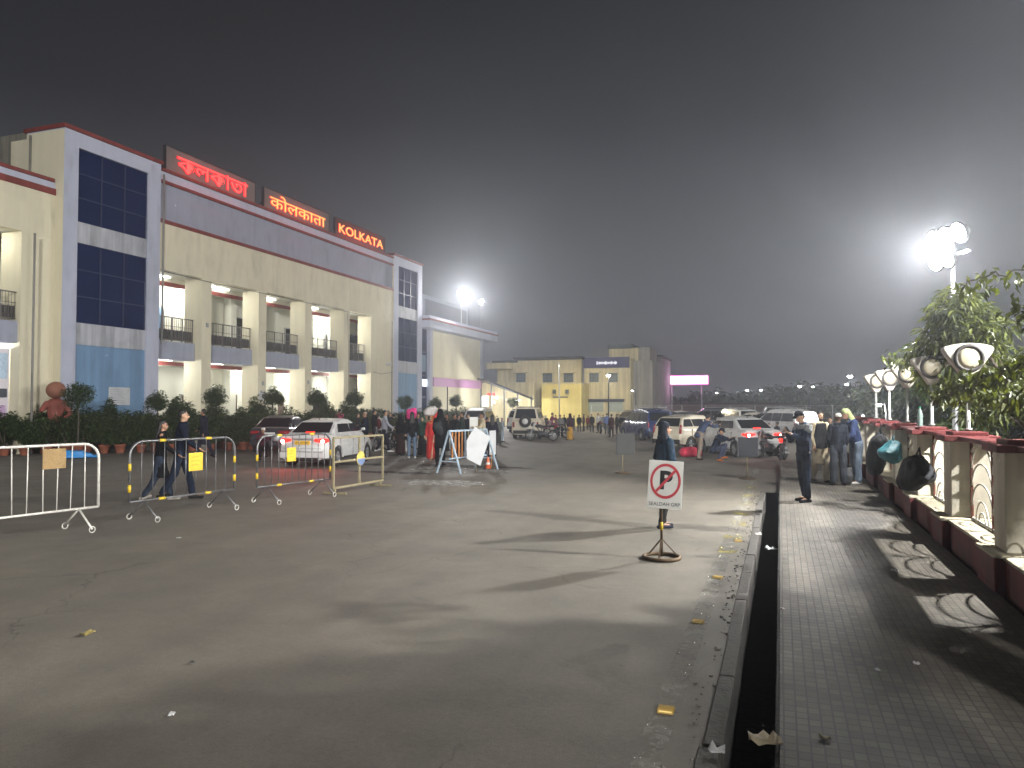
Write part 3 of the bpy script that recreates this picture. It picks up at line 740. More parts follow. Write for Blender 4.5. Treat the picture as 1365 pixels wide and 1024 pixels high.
# ================================================================ LEAVES / TREES
def leaves(b, pts, L, W, droop=.5, curl=.25, rs=None):
    """one folded six-vertex blade per point"""
    r = rs or rnd
    for p, out in pts:
        a = r.uniform(0, 2 * math.pi); d = Vector((math.cos(a), math.sin(a), r.uniform(-.7, .5) - droop * .4)) + out * .9
        d.normalize(); s = d.cross(Vector((0, 0, 1)));
        if s.length < .1: s = Vector((1, 0, 0))
        s.normalize(); n = s.cross(d); tw = r.uniform(-.8, .8); s = s * math.cos(tw) + n * math.sin(tw); n = s.cross(d)
        l = L * r.uniform(.65, 1.25); w = W * r.uniform(.7, 1.2); dn = Vector((0, 0, -1)) * l * droop * .35
        q0 = p; q1 = p + d * l * .5 + dn * .3; q2 = p + d * l + dn
        o = len(b.v)
        b.v += [tuple(q0), tuple(q1 + s * w * .5 + n * w * curl), tuple(q1), tuple(q1 - s * w * .5 + n * w * curl), tuple(q2)]
        b.f += [[o, o + 1, o + 2], [o + 1, o + 4, o + 2], [o, o + 2, o + 3], [o + 2, o + 4, o + 3]]
        b.m += [0] * 4; b.sm += [False] * 4
def clump_pts(n, centre, rad, r, shell=.5):
    out = []
    for _ in range(n):
        v = Vector((r.gauss(0, 1), r.gauss(0, 1), r.gauss(0, 1))).normalized(); q = r.uniform(shell, 1) ** .7
        out.append((Vector(centre) + Vector((v.x * rad[0], v.y * rad[1], v.z * rad[2])) * q, v))
    return out
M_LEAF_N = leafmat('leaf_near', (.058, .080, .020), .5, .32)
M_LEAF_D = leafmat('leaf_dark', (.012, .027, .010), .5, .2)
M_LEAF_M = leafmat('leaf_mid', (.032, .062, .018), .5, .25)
M_BARK = mat('bark', (.07, .055, .04), .9, 0, .4, 6, .6, 20)
def tree(name, label, loc, h, clumps, nleaf, L, W, m, seed, group=None, trunk_r=.09, cat='tree', droop=.6, wood=True):
    r = random.Random(seed); t = thing(name, label, cat, loc, 0, group)
    b = MB(); tb = MB(); fork = h * .38
    tb.tube([(0, 0, -.05), (r.uniform(-.05, .05), r.uniform(-.05, .05), fork * .5), (r.uniform(-.1, .1), r.uniform(-.1, .1), fork)], [trunk_r * 1.25, trunk_r, trunk_r * .8], 9)
    for c, rad in clumps:
        c = Vector(c); mid = Vector((c.x * .4, c.y * .4, fork + (c.z - fork) * .45)) + Vector((r.uniform(-.1, .1), r.uniform(-.1, .1), 0))
        if wood: tb.tube([(0, 0, fork * .92), mid, c], [trunk_r * .55, trunk_r * .35, trunk_r * .12], 6)
        # sub clumps give ragged edges
        for k in range(7):
            v = Vector((r.gauss(0, 1), r.gauss(0, 1), r.gauss(0, .8))).normalized(); cc = c + Vector((v.x * rad[0], v.y * rad[1], v.z * rad[2])) * r.uniform(.35, .85)
            q = r.uniform(.28, .5)
            if wood: tb.tube([c, cc], [trunk_r * .14, trunk_r * .05], 4)
            leaves(b, clump_pts(int(nleaf / 7), cc, (rad[0] * q, rad[1] * q, rad[2] * q), r, .2), L, W, droop, .25, r)
    tb.build('trunk', M_BARK, t, fix=False); o = b.build('crown', m, t, fix=False)
    return t
# lit tree in front of the floodlight
cl = []
rt = random.Random(21)
for k in range(13): cl.append(((rt.uniform(-1.3, 1.5), rt.uniform(-1.2, 1.2), rt.uniform(1.8, 3.2)), (rt.uniform(.45, .7),) * 2 + (rt.uniform(.35, .5),)))
cl += [((-1.25, -.6, 3.4), (.55, .5, .35)), ((-1.05, -1.15, 3.15), (.5, .5, .35)), ((-1.35, -.4, 3.05), (.5, .5, .4)), ((-1.5, -.1, 2.75), (.45, .5, .4)), ((-1.3, -1.0, 3.3), (.5, .45, .3))]  # extra clumps shaped to shade the near paving from the floodlight
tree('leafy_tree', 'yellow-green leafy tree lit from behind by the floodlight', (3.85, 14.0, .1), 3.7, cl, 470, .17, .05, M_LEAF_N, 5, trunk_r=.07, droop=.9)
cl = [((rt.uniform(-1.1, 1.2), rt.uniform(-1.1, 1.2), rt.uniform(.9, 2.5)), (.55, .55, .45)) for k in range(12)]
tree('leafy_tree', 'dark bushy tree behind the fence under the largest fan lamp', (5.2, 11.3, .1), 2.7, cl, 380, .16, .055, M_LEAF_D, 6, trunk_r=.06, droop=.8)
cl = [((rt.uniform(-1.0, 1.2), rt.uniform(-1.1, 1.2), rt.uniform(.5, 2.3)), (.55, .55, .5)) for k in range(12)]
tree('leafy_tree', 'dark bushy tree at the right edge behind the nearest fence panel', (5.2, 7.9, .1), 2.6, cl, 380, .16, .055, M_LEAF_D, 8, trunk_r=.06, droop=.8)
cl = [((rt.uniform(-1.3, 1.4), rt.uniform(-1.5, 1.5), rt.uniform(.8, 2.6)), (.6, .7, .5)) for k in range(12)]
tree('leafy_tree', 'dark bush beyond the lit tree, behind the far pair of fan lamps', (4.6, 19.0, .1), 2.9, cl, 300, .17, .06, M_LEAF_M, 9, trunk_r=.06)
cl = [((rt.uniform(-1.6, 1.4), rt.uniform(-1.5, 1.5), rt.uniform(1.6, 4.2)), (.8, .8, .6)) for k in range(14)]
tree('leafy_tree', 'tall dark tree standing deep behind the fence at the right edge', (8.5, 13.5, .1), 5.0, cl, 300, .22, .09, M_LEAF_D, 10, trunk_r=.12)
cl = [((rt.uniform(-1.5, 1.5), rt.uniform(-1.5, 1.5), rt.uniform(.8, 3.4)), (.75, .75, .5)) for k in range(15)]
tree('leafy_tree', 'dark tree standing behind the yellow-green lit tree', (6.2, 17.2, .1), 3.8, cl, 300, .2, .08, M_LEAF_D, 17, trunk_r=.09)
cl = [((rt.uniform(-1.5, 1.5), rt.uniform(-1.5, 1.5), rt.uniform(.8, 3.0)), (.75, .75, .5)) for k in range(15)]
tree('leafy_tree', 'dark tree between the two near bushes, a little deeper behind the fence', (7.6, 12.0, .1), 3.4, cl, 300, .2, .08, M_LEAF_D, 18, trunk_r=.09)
# near tree outside the frame: its twigs reach into the picture and shade the paving
cl = [((rt.uniform(-1.5, 1.0), rt.uniform(-1.6, 1.5), rt.uniform(2.2, 3.6)), (.6, .6, .35)) for k in range(12)]
cl += [((-.5, 2.7, 3.3), (.6, .6, .4)), ((-.2, 3.1, 3.5), (.6, .6, .35)), ((-.6, 3.0, 3.7), (.6, .5, .35)), ((0, 2.5, 3.7), (.6, .6, .35)), ((-.9, 2.3, 3.3), (.4, .4, .2)), ((-.5, 1.6, 2.6), (.6, .6, .35)), ((-.1, 1.9, 2.9), (.6, .6, .35)), ((.3, 1.5, 2.6), (.6, .6, .35)), ((-.3, 3.5, 3.5), (.4, .5, .25)), ((-.2, 3.15, 2.75), (.45, .4, .3))]
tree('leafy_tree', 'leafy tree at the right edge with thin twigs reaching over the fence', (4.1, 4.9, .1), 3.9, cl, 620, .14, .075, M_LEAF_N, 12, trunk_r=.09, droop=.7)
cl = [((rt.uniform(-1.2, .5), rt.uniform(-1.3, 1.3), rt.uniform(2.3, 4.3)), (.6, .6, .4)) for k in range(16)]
tree('leafy_tree', 'added leafy tree, unseen behind the camera on the right, shading the paving', (3.2, -1.2, .1), 4.9, cl, 330, .17, .09, M_LEAF_M, 14, trunk_r=.1, droop=.7)  # unseen tree added to keep the rear mast off the near paving
# trailing creeper over the lamps
def creeper(name, label, path, n, seed, L=.12, W=.075):
    r = random.Random(seed); t = thing(name, label, 'creeper', path[0])
    o0 = Vector(path[0]); b = MB(); tb = MB(); P = [Vector(p) - o0 for p in path]
    pts = []
    for i in range(len(P) - 1):
        for k in range(8): pts.append(P[i].lerp(P[i + 1], k / 8) + Vector((r.uniform(-.03, .03), r.uniform(-.03, .03), r.uniform(-.03, .03))))
    tb.tube(pts, .008, 5); tb.build('stem', M_BARK, t, fix=False)
    L_ = []
    for k in range(n):
        p = r.choice(pts) + Vector((r.gauss(0, .07), r.gauss(0, .09), r.gauss(-.02, .06))); L_.append((p, Vector((r.uniform(-1, 1), r.uniform(-1, 1), -.5))))
    leaves(b, L_, L, W, .8, .2, r); b.build('foliage', M_LEAF_N, t, fix=False); return t
creeper('creeper', 'trailing creeper with broad leaves crossing in front of the largest fan lamp', [(2.5, 7.6, 2.55), (2.3, 8.6, 2.36), (2.15, 9.4, 2.26), (2.05, 10.2, 2.24), (1.95, 10.9, 2.14)], 420, 3)
creeper('creeper', 'leafy creeper spray hanging between the two nearest fan lamps', [(2.6, 8.4, 2.15), (2.4, 9.8, 2.05), (2.3, 11.4, 2.16), (2.2, 12.8, 2.1)], 420, 4)
creeper('creeper', 'leafy sprig reaching left past the second fan lamp', [(2.9, 14.0, 2.2), (2.4, 14.8, 2.55), (2.1, 15.3, 2.75), (1.85, 15.7, 2.85)], 170, 5)
creeper('creeper', 'thin twig with leaves high at the right edge', [(2.5, 7.6, 3.05), (2.2, 7.9, 3.14), (1.9, 8.1, 3.15), (1.6, 8.2, 3.04)], 110, 6, .085, .05)
creeper('creeper', 'leafy branch just below the high twig at the right edge', [(2.5, 7.4, 2.75), (2.25, 7.7, 2.86), (2.02, 7.9, 2.78)], 160, 7, .1, .06)

# bottle on the wall, bags hung on the fence
M_BAGK = mat('black_cloth', (.012, .013, .017), .8, 0, .4, 6, .4, 25)
M_PET = mat('pet_plastic', (.55, .72, .68), .15, 0, .1, 3, trans=.6)
t = thing('plastic_bottle', 'clear plastic water bottle standing on the red wall cap', 'bottle', (2.07, 13.3, 1.60))
MB().lathe([(.038, 0), (.04, .01), (.037, .08), (.04, .12), (.038, .2), (.02, .26), (.014, .28)], n=16).build('body', M_PET, t)
MB().lathe([(.016, .28), (.016, .305)], n=12).build('cap', mat('green_cap', (.03, .3, .16), .5), t)
def blob(name, label, cat, loc, dims, m, seed, rz=0, vox=.02, fold=.02, straps=True, group=None):
    r = random.Random(seed); b = MB(); x, y, z = dims
    b.hull([((r.uniform(-.2, .2) * x, r.uniform(-.2, .2) * y, z * k), (x * s_, y * s_, z * .2)) for k, s_ in ((.2, .42), (.45, .5), (.72, .42))])
    b.hull([((0, 0, z * .6), (x * .35, y * .4, z * .2)), ((x * .1, 0, z * .88), (x * .2, y * .25, z * .08))])
    t = thing(name, label, cat, loc, rz, group)
    link('bag_body', remesh(b, vox, 'bag_body', 3, fold, 7), m, t)
    if straps:
        MB().tube([(x * .1 + .0, -y * .2, z * .9), (x * .15, 0, z * 1.12), (x * .1, y * .2, z * .9)], .012, 6).build('strap', m, t)
    return t
blob('shoulder_bag', 'large round dark bag hanging on the fence before the bottle', 'bag', (1.84, 12.3, .66), (.42, .95, .58), M_BAGK, 1)
blob('cloth_bundle', 'crumpled teal cloth bag hung between two fence pillars', 'bag', (1.88, 15.2, .86), (.36, .62, .46), mat('teal_cloth', (.02, .16, .20), .6, 0, .45, 5, .4, 20), 2)
blob('backpack', 'tall black backpack leaning on the fence beside the hooded person', 'bag', (1.86, 16.9, .49), (.42, .5, .95), M_BAGK, 3)
blob('shopping_bag', 'grey shoulder bag standing between the white-capped and hooded people', 'bag', (1.40, 18.3, .16), (.3, .26, .42), mat('grey_cloth', (.08, .08, .085), .8, 0, .3, 8), 4)

# ================================================================ LITTER AND ROAD STUDS
M_STUD = mat('stud_yellow', (.40, .25, .04), .5, 0, .3, 20); M_STUDW = glow('stud_glow', (1, .8, .35), .15)  # reflector faces glow faintly in place of returned lamp light
def stud():
    t = thing('road_stud', 'x', 'road stud'); b = MB()
    poly = [(-.055, 0), (.055, 0), (.035, .022), (-.035, .022)]
    b.prism(poly, -.05, .05, 'X'); b.build('body', M_STUD, t, .004)
    MB().box(-.04, .04, -.048, -.044, .004, .016).build('reflector', M_STUDW, t); return t
sd = stud()
for k, (a, c, lb) in enumerate(((888, 948, 'nearest the camera'), (931, 830, 'second from the camera'), (957, 771, 'third, left of the drain'), (984, 722, 'small and far, near the drain lip'))):
    x, y = onz(a, c); l = 'yellow reflective road stud ' + lb
    if k == 0: sd.location = (x, y, .002); tag(sd, l, 'road stud', 'road studs')
    else: place_copy(sd, (x, y, .002), rnd.uniform(-.3, .3), l, 'road studs')
def scrap(label, px, py, z, s, col, seed, name='paper_scrap', cat='litter'):
    r = random.Random(seed); x, y = onz(px, py, z); b = MB(); n = 5; vs = []; fs = []
    for i in range(n):
        for j in range(n): vs.append(((i / 4 - .5) * s, (j / 4 - .5) * s * .7, abs(r.gauss(0, .16)) * s + .003))
    for i in range(n - 1):
        for j in range(n - 1): fs.append((i * n + j, (i + 1) * n + j, (i + 1) * n + j + 1, i * n + j + 1))
    b.add(vs, fs, True); o = b.build(name, mat('scrap_' + name + str(seed), col, .6, 0, .3, 30), None); m = o.modifiers.new('s', 'SOLIDIFY'); m.thickness = .002
    o.location = (x, y, z); o.rotation_euler.z = r.uniform(0, 6); tag(o, label, cat); return o
scrap('crumpled snack wrapper with orange and green at the pavement edge', 1020, 990, .165, .16, (.55, .45, .3), 1, 'snack_wrapper')
scrap('clear crumpled cup lying in the road lip near the camera', 955, 1003, .03, .09, (.5, .5, .5), 2)
scrap('small white scrap on the near road, lower left', 229, 953, .004, .05, (.7, .7, .7), 3)
scrap('pale scrap at the drain mouth', 1028, 733, .03, .14, (.6, .62, .65), 4)
scrap('white scrap on the paving near the arched shadows', 1193, 762, .165, .07, (.7, .7, .68), 5)
scrap('white scrap in the middle of the dark paving', 1222, 886, .165, .05, (.75, .75, .75), 6)
scrap('small pale scrap on dark paving, left of middle', 1170, 894, .165, .04, (.6, .6, .6), 7)
scrap('dry leaf scrap low on the paving', 1100, 985, .165, .05, (.4, .33, .2), 8)
scrap('pinkish paper ball against the plinth wall', 1305, 745, .17, .09, (.6, .4, .38), 9)
scrap('tiny scrap on the paving edge beside the drain', 1043, 813, .165, .045, (.5, .42, .38), 10)
scrap('bright scrap near the drain lip, far', 1011, 713, .03, .09, (.7, .65, .6), 11)
scrap('tiny black twig on the mid road left', 256, 884, .004, .04, (.03, .03, .03), 12)
scrap('yellowish leaf on the road far left', 117, 846, .004, .10, (.3, .24, .08), 13)
scrap('small scrap beside the wheel of the second barrier', 238, 718, .004, .06, (.5, .5, .5), 14)

# ================================================================ BARRIERS
M_BWHITE = mat('barrier_white', (.62, .60, .55), .5, .2, .35, 9, .2, 60)
M_BGREY = mat('barrier_steel', (.16, .16, .165), .4, .6, .35, 9, .1, 60)
M_TAPE = mat('yellow_tape', (.62, .42, .02), .5, 0, .15, 12)
M_OLDY = mat('faded_yellow', (.24, .205, .12), .6, .1, .45, 9, .2, 50)
def barrier(label, loc, rz, L, M, tape, sign, H=1.33, nb=9, feet=(0.12, .88), wob=0, group='crowd barriers', barm=None):
    t = thing('crowd_barrier', label, 'barrier', loc, rz, group); z0 = .34; r = .24
    top = []
    for k in range(7): a = math.pi - k * math.pi / 12; top.append((0, r + r * math.cos(a), H - r + r * math.sin(a)))
    top2 = [(0, L - p[1], p[2]) for p in top[::-1]]
    path = [(0, 0, z0)] + top + top2 + [(0, L, z0)]
    MB().tube(path, .021, 10).tube([(0, 0, z0), (0, L, z0)], .019, 10).build('frame', M, t)
    b = MB()
    for i in range(1, nb + 1):
        y = L * i / (nb + 1); zt = H - (r - math.sqrt(max(0, r * r - max(0, r - min(y, L - y)) ** 2)))
        b.tube([(0, y + rnd.uniform(-wob, wob), z0), (0, y + rnd.uniform(-wob, wob), zt)], .009, 6)
    b.build('bars', barm or M, t)
    for f in feet:
        y = f * L; b = MB()
        b.tube([(0, y, z0), (-.36, y, .06)], .015, 8); b.tube([(0, y, z0), (.36, y, .06)], .015, 8); b.build('foot', M, t)
        for s_ in (-1, 1):
            MB().tube([(s_ * .36, y + .045 * math.cos(a), .052 + .045 * math.sin(a)) for a in [k * math.pi / 6 for k in range(12)]], .008, 6, closed=True).build('foot_ring', M_BWHITE, t)
    if tape:
        for y in (.28 * L, .72 * L):
            for z in (z0, H): MB().tube([(0, y - .06, z), (0, y + .06, z)], .026, 10).build('tape', M_TAPE, t)
        for y in (0, L):
            for z in (H - .42, z0 + .22): MB().tube([(0, y, z - .06), (0, y, z + .06)], .026, 10).build('tape', M_TAPE, t)
    if sign:
        y, z, w, h, m = sign; s_ = MB().box(.014, .022, y - w / 2, y + w / 2, z - h / 2, z + h / 2).build('tag_plate', m, t, .003)
        if m is M_TAPE:
            q = MB()
            for i in range(3): q.box(.0225, .0235, y - w * .32, y + w * .3 - rnd.uniform(0, .05), z + h * .25 - i * h * .22, z + h * .29 - i * h * .22)
            q.build('print', mat('tag_print', (.42, .27, .02), .7), s_, fix=False)
    return t
def two(a, b_):   # ground pixels of the two panel ends
    return Vector((*onz(*a), 0)), Vector((*onz(*b_), 0))
def bar_between(label, p0, p1, *a, **k):
    d = p1 - p0; return barrier(label, p0, math.atan2(-d.x, d.y), d.length, *a, **k)
M_RUSTP = mat('rusty_plate', (.30, .20, .09), .8, .2, .6, 7, .3, 30)
bar_between('white painted crowd barrier with rusty plate at the left edge', Vector((-10.55, 6.45, 0)), Vector((-10.1, 8.95, 0)), M_BWHITE, False, (1.85, 1.13, .34, .30, M_RUSTP), nb=11, wob=.012)
bar_between('steel crowd barrier with yellow tag in front of the walking couple', Vector((-10.05, 9.5, 0)), Vector((-9.75, 11.65, 0)), M_BGREY, True, (1.28, .92, .30, .32, M_TAPE), nb=9)
bar_between('steel crowd barrier with yellow tag before the braking white car', Vector((-9.55, 12.05, 0)), Vector((-9.18, 14.0, 0)), M_BGREY, True, (.86, .93, .24, .28, M_TAPE), nb=10)
# yellow square frame with round disc
t = thing('frame_barrier', 'faded yellow square-framed barrier with a round disc, at the car front wheel', 'barrier', (-9.1, 14.0, 0), R(-3), 'crowd barriers')
L_ = 1.95; b = MB()
for y in (0, L_ / 2, L_): b.bar((0, y, .12), (0, y, 1.22), .045, .04)
for z in (.14, .70, 1.22): b.bar((0, 0, z), (0, L_, z), .04, .045)
b.build('frame', M_OLDY, t, .004)
b = MB(); b.bar((-.3, .05, .03), (.3, .05, .03), .04); b.build('foot', M_OLDY, t); b = MB(); b.bar((-.3, L_ - .1, .03), (.3, L_ - .1, .03), .04); b.build('foot', M_OLDY, t)
b = MB(); b.bar((.0, .05, .03), (0, .05, .14), .04); b.bar((.0, L_ - .1, .03), (0, L_ - .1, .14), .04); b.build('stub', M_OLDY, t)
d_ = MB().lathe([(.16, 0), (.165, .01), (.15, .02)], (.03, L_ * .5, .72), 28, 'X').build('disc', mat('disc_yellow', (.5, .38, .08), .6, 0, .3, 8), t)
MB().prism([(.15 * math.cos(a) + L_ * .5, .15 * math.sin(a) + .72) for a in [math.pi + k * math.pi / 12 for k in range(13)]], .051, .054, 'X').build('blue_half', mat('disc_blue', (.12, .17, .3), .6, 0, .3, 8), d_)
# blue and white trestle barrier with a white board leaning on it
M_BLW = mat('trestle_blue', (.30, .38, .45), .6, 0, .35, 7, .2, 40); M_ORG = mat('orange_bar', (.55, .22, .06), .6, 0, .3, 7)
t = thing('trestle_barrier', 'pale blue trestle barrier with upright bars, carrying the white board', 'barrier', (-8.85, 19.45, 0), R(-12), 'crowd barriers')
for y in (0, 1.9):
    b = MB(); b.bar((-.42, y, 0), (0, y, 1.22), .05, .04); b.bar((.42, y, 0), (0, y, 1.22), .05, .04); b.bar((-.30, y, .34), (.30, y, .34), .035); b.build('trestle_leg', M_BLW, t, .004)
b = MB(); b.bar((0, 0, 1.2), (0, 1.9, 1.2), .05); b.bar((0, 0, .42), (0, 1.9, .42), .04); b.build('rail', M_BLW, t)
for k in range(11): MB().bar((0, .16 + k * .16, .42), (0, .16 + k * .16, 1.2), .035, .02).build('bar', M_ORG if k < 4 else (M_OLDY if k % 2 else M_BLW), t)
t = thing('white_board', 'tilted white board propped against the pale blue trestle barrier', 'board', (-8.33, 19.95, .30), R(19), None)
MB().prism([(-.17, .10), (.22, -.10), (.50, .72), (.06, 1.02), (-.18, .62)][::1], -.012, .012, 'Y').build('panel', M_WHITE, t, .003)
MB().bar((.1, .03, .05), (.1, .25, -.28), .02).build('prop', M_OLDY, t)
t = thing('traffic_cone', 'orange traffic cone under the trestle barrier', 'traffic cone', (-8.35, 21.2, 0), 0, None, .72)
MB().lathe([(.13, .03), (.03, .5), (.025, .51)], n=18).build('cone', mat('cone_orange', (.6, .12, .04), .5, 0, .2, 8), t); MB().box(-.17, .17, -.17, .17, 0, .03).build('base', DARKM, t, .01)
MB().lathe([(.094, .2), (.075, .29)], n=18, cap=False).build('band', M_WHITE, t)

# ---------------- no parking sign
sx, sy = onz(882, 745)
t = thing('no_parking_sign', 'white no parking sign with red ring on an iron stand in the road', 'sign', (sx, sy, 0), R(17))
M_IRON = mat('rusty_iron', (.12, .08, .045), .7, .4, .5, 14, .3, 60)
b = MB(); 
b.tube([(.225 * math.cos(a), .225 * math.sin(a), .025) for a in [k * math.pi / 14 for k in range(28)]], .024, 8, closed=True)
b.build('ring_base', M_IRON, t)
b = MB()
for a in (0.2, 2.3, 4.4): b.bar((.2 * math.cos(a), .2 * math.sin(a), .04), (.012 * math.cos(a), .012 * math.sin(a), .24), .02, .012)
b.build('strut', M_IRON, t)
MB().tube([(0, 0, .03), (0, 0, 1.1)], .017, 10).build('pole', M_IRON, t)
MB().tube([(0, 0, .36), (0, 0, .46)], .021, 10).build('tape', M_TAPE, t)
TM = Matrix.Translation((.045, -.03, .93)) @ Matrix.Rotation(R(3.5), 4, 'Y')
SW, SH = .215, .30
M_SIGNW = mat('sign_white', (.66, .66, .62), .55, 0, .12, 8, .03); M_SIGNR = mat('sign_red', (.50, .045, .06), .5, 0, .15, 9); M_BLK = mat('sign_black', (.012, .012, .014), .5, 0, .2, 9)
b = MB(); b.box(-SW, SW, -.006, .006, -SH, SH, TM); pl_ = b.build('plate', M_SIGNW, t, .002)
def ringm(ro, ri, cz, dy, n=48, sxx=1.0):
    vs = []; 
    for k in range(n):
        a = 2 * math.pi * k / n
        for r_ in (ro, ri): vs.append(TM @ Vector((r_ * math.cos(a) * sxx, dy, cz + r_ * math.sin(a) * 1.16)))
    fs = [(2 * k, 2 * k + 1, 2 * ((k + 1) % n) + 1, 2 * ((k + 1) % n)) for k in range(n)]
    return vs, fs
b = MB(); b.add(*ringm(.19, .160, .045, -.0071)); b.build('red_ring', M_SIGNR, pl_, fix=False)
b = MB(); q = TM @ Matrix.Translation((0, -.0068, .045)) @ Matrix.Rotation(R(-50), 4, 'Y'); b.box(-.172, .172, -.001, .0, -.0165, .0165, q); b.build('red_slash', M_SIGNR, pl_, fix=False)
def sign_text(body, size, cx_, cz_, dy, m, parent, nm='lettering', off=0, sxx=1.0):
    me = text_mesh(body, size, 0.0, off, nm)
    for v in me.vertices: v.co = TM @ Vector((v.co.x * sxx + cx_, dy, v.co.y + cz_))
    return link(nm, me, m, parent)
sign_text('P', .31, .0, .045, -.0066, M_BLK, pl_, 'letter_p', .012)
sign_text('SEALDAH GRP', .062, 0, -.245, -.0066, M_BLK, pl_, 'lettering', .0002, .98)

# ---------------- other boards on poles in the road
def pole_board(label, px, py, x0, x1, y0, y1, m, pm_, rz=0, depth_off=0, back=True):
    X, Y = onz(px, py); t = thing('board_stand', label, 'board', (X, Y, 0), TH + rz)
    d = -X * math.sin(TH) + Y * math.cos(TH); k = d / FPX
    zt = CAMH - (y0 - 541) * k; zb = CAMH - (y1 - 541) * k; a = (x0 - px) * k; c = (x1 - px) * k
    MB().box(a, c, -.03, -.012, zb, zt).build('board', m, t, .003)
    MB().box(a - .015, a + .015, -.012, .02, zb, zt).box(c - .015, c + .015, -.012, .02, zb, zt).build('stiffener', DARKM, t)
    MB().tube([(0, 0, .03), (0, 0, zt)], .016, 8).build('pole', pm_, t)
    MB().tube([(.2 * math.cos(q), .2 * math.sin(q), .02) for q in [j * math.pi / 10 for j in range(20)]], .016, 6, closed=True).build('ring_base', M_IRON, t)
    MB().bar((-.2, 0, .02), (.2, 0, .02), .02).bar((0, -.2, .024), (0, .2, .024), .02).build('cross_foot', M_IRON, t)
    return t
M_GBRD = mat('grey_board', (.022, .023, .026), .9, 0, .3, 4, spec=.05)
pole_board('small grey board on a yellow and white pole in mid road', 830, 631, 822, 846, 578, 606, mat('pale_board', (.055, .056, .055), .9, 0, .3, 5, spec=.05), M_OLDY, .2)
pole_board('dark grey board on a thin pole before the right white car', 996, 639, 985, 1010, 583, 609, M_GBRD, M_OLDY, -.1)
pole_board('narrow board seen edge-on beside the trestle barrier', 655, 624, 650, 663, 574, 606, M_WHITE, M_ORG, .9)
pole_board('small parking board behind the trestle barrier', 632, 612, 626, 637, 556, 572, M_SIGNW, DARKM, 0)
# ================================================================ POTTED PLANTS IN FRONT OF THE STATION
def potted(seed, h, w, m):
    r = random.Random(seed); t = thing('potted_shrub', 'x', 'potted plant')
    MB().lathe([(.13, 0), (.20, .26), (.225, .27), (.225, .32), (.19, .32), (.18, .28)], n=16, cap=False).build('pot', M_POT, t)
    b = MB(); 
    for k in range(13):
        c = (r.uniform(-w, w) * .8, r.uniform(-w, w) * .6, .42 + (h - .5) * r.uniform(.12, .95))
        leaves(b, clump_pts(120, c, (w * .5, w * .5, h * .18), r, .1), .15, .058, .5, .25, r)
    b.build('foliage', m, t, fix=False)
    s_ = MB()
    for k in range(4): s_.tube([(0, 0, .25), (r.uniform(-w, w) * .5, r.uniform(-w, w) * .5, h * .8)], [.018, .006], 5)
    s_.build('stem', M_BARK, t, fix=False); return t
M_LEAF_H = leafmat('leaf_hedge', (.030, .058, .019), .5, .2)
protos = [potted(31, 1.5, .42, M_LEAF_H), potted(32, 1.75, .45, M_LEAF_M), potted(33, 1.35, .45, M_LEAF_H), potted(34, 1.95, .4, M_LEAF_M)]
def topiary(seed, h, r0):
    r = random.Random(seed); t = thing('topiary', 'x', 'topiary')
    MB().lathe([(.15, 0), (.22, .3), (.25, .31), (.25, .37), (.2, .37), (.19, .3)], n=16, cap=False).build('pot', M_POT, t)
    MB().tube([(0, 0, .3), (.02, .01, h * .4), (0, 0, h - r0)], [.035, .028, .022], 7).build('trunk', M_BARK, t)
    b = MB()
    for k in range(26):
        v = Vector((r.gauss(0, 1), r.gauss(0, 1), r.gauss(0, 1))).normalized(); c = Vector((0, 0, h - r0 * .85)) + Vector((v.x * r0 * .72, v.y * r0 * .72, v.z * r0 * .58)) * r.uniform(.5, 1)
        leaves(b, clump_pts(110, c, (r0 * .34,) * 2 + (r0 * .28,), r, .1), .085, .042, .2, .25, r)
    b.build('crown', M_LEAF_H, t, fix=False); return t
tp = [topiary(41, 2.85, .68), topiary(42, 2.55, .60)]
# front row follows the paving edge, two more behind it, then the far run behind the cars
A = Vector((*onz(0, 608), 0)); Bp = Vector((*onz(335, 600), 0)); Cp = Vector((-21.5, 40, 0)); Dp = Vector((-22.5, 55, 0))
A = A + (A - Bp) * .25
def along(P, Q, step, off, jit, r):
    d = Q - P; L = d.length; d.normalize(); s_ = Vector((-d.y, d.x, 0)); n = int(L / step)
    return [P + d * (i + .5) * L / n + s_ * (off + r.uniform(-jit, jit)) + d * r.uniform(-jit, jit) for i in range(n)]
r = random.Random(77); spots = []
ORD = 'first second third fourth fifth sixth seventh eighth ninth tenth eleventh twelfth thirteenth fourteenth fifteenth sixteenth seventeenth eighteenth nineteenth twentieth twenty-first twenty-second twenty-third twenty-fourth twenty-fifth twenty-sixth'.split()
for off, rw in ((.25, 'front'), (.95, 'middle'), (1.7, 'back')): spots += [(p, off, '%s from left in the %s row before the first tower' % (ORD[i], rw)) for i, p in enumerate(along(A, Bp, .66, off, .1, r))]
for off, rw in ((.25, 'front'), (1.0, 'rear')): spots += [(p, off, '%s from left in the %s row before the galleries' % (ORD[i], rw)) for i, p in enumerate(along(Bp, Cp, .8, off, .12, r))]
spots += [(p, 1, '%s along the far single row before the second tower' % ORD[i]) for i, p in enumerate(along(Cp, Dp, 1.0, 0, .15, r))]
used = [False] * 4
for p, off, where in spots:
    k = r.choice([0, 0, 2, 2, 1]) if off < .5 else r.choice([0, 1, 1, 3])
    s_ = r.uniform(.92, 1.2); rz = r.uniform(0, 6.28); lab = ('dark', 'tall', 'low', 'slim')[k] + ' potted shrub, ' + where
    if not used[k]:
        q = protos[k]; used[k] = True; q.location = p; q.rotation_euler.z = rz; q.scale = (s_,) * 3; tag(q, lab, 'potted plant', 'potted shrubs before the station')
    else: place_copy(protos[k], p, rz, lab, 'potted shrubs before the station', s_)
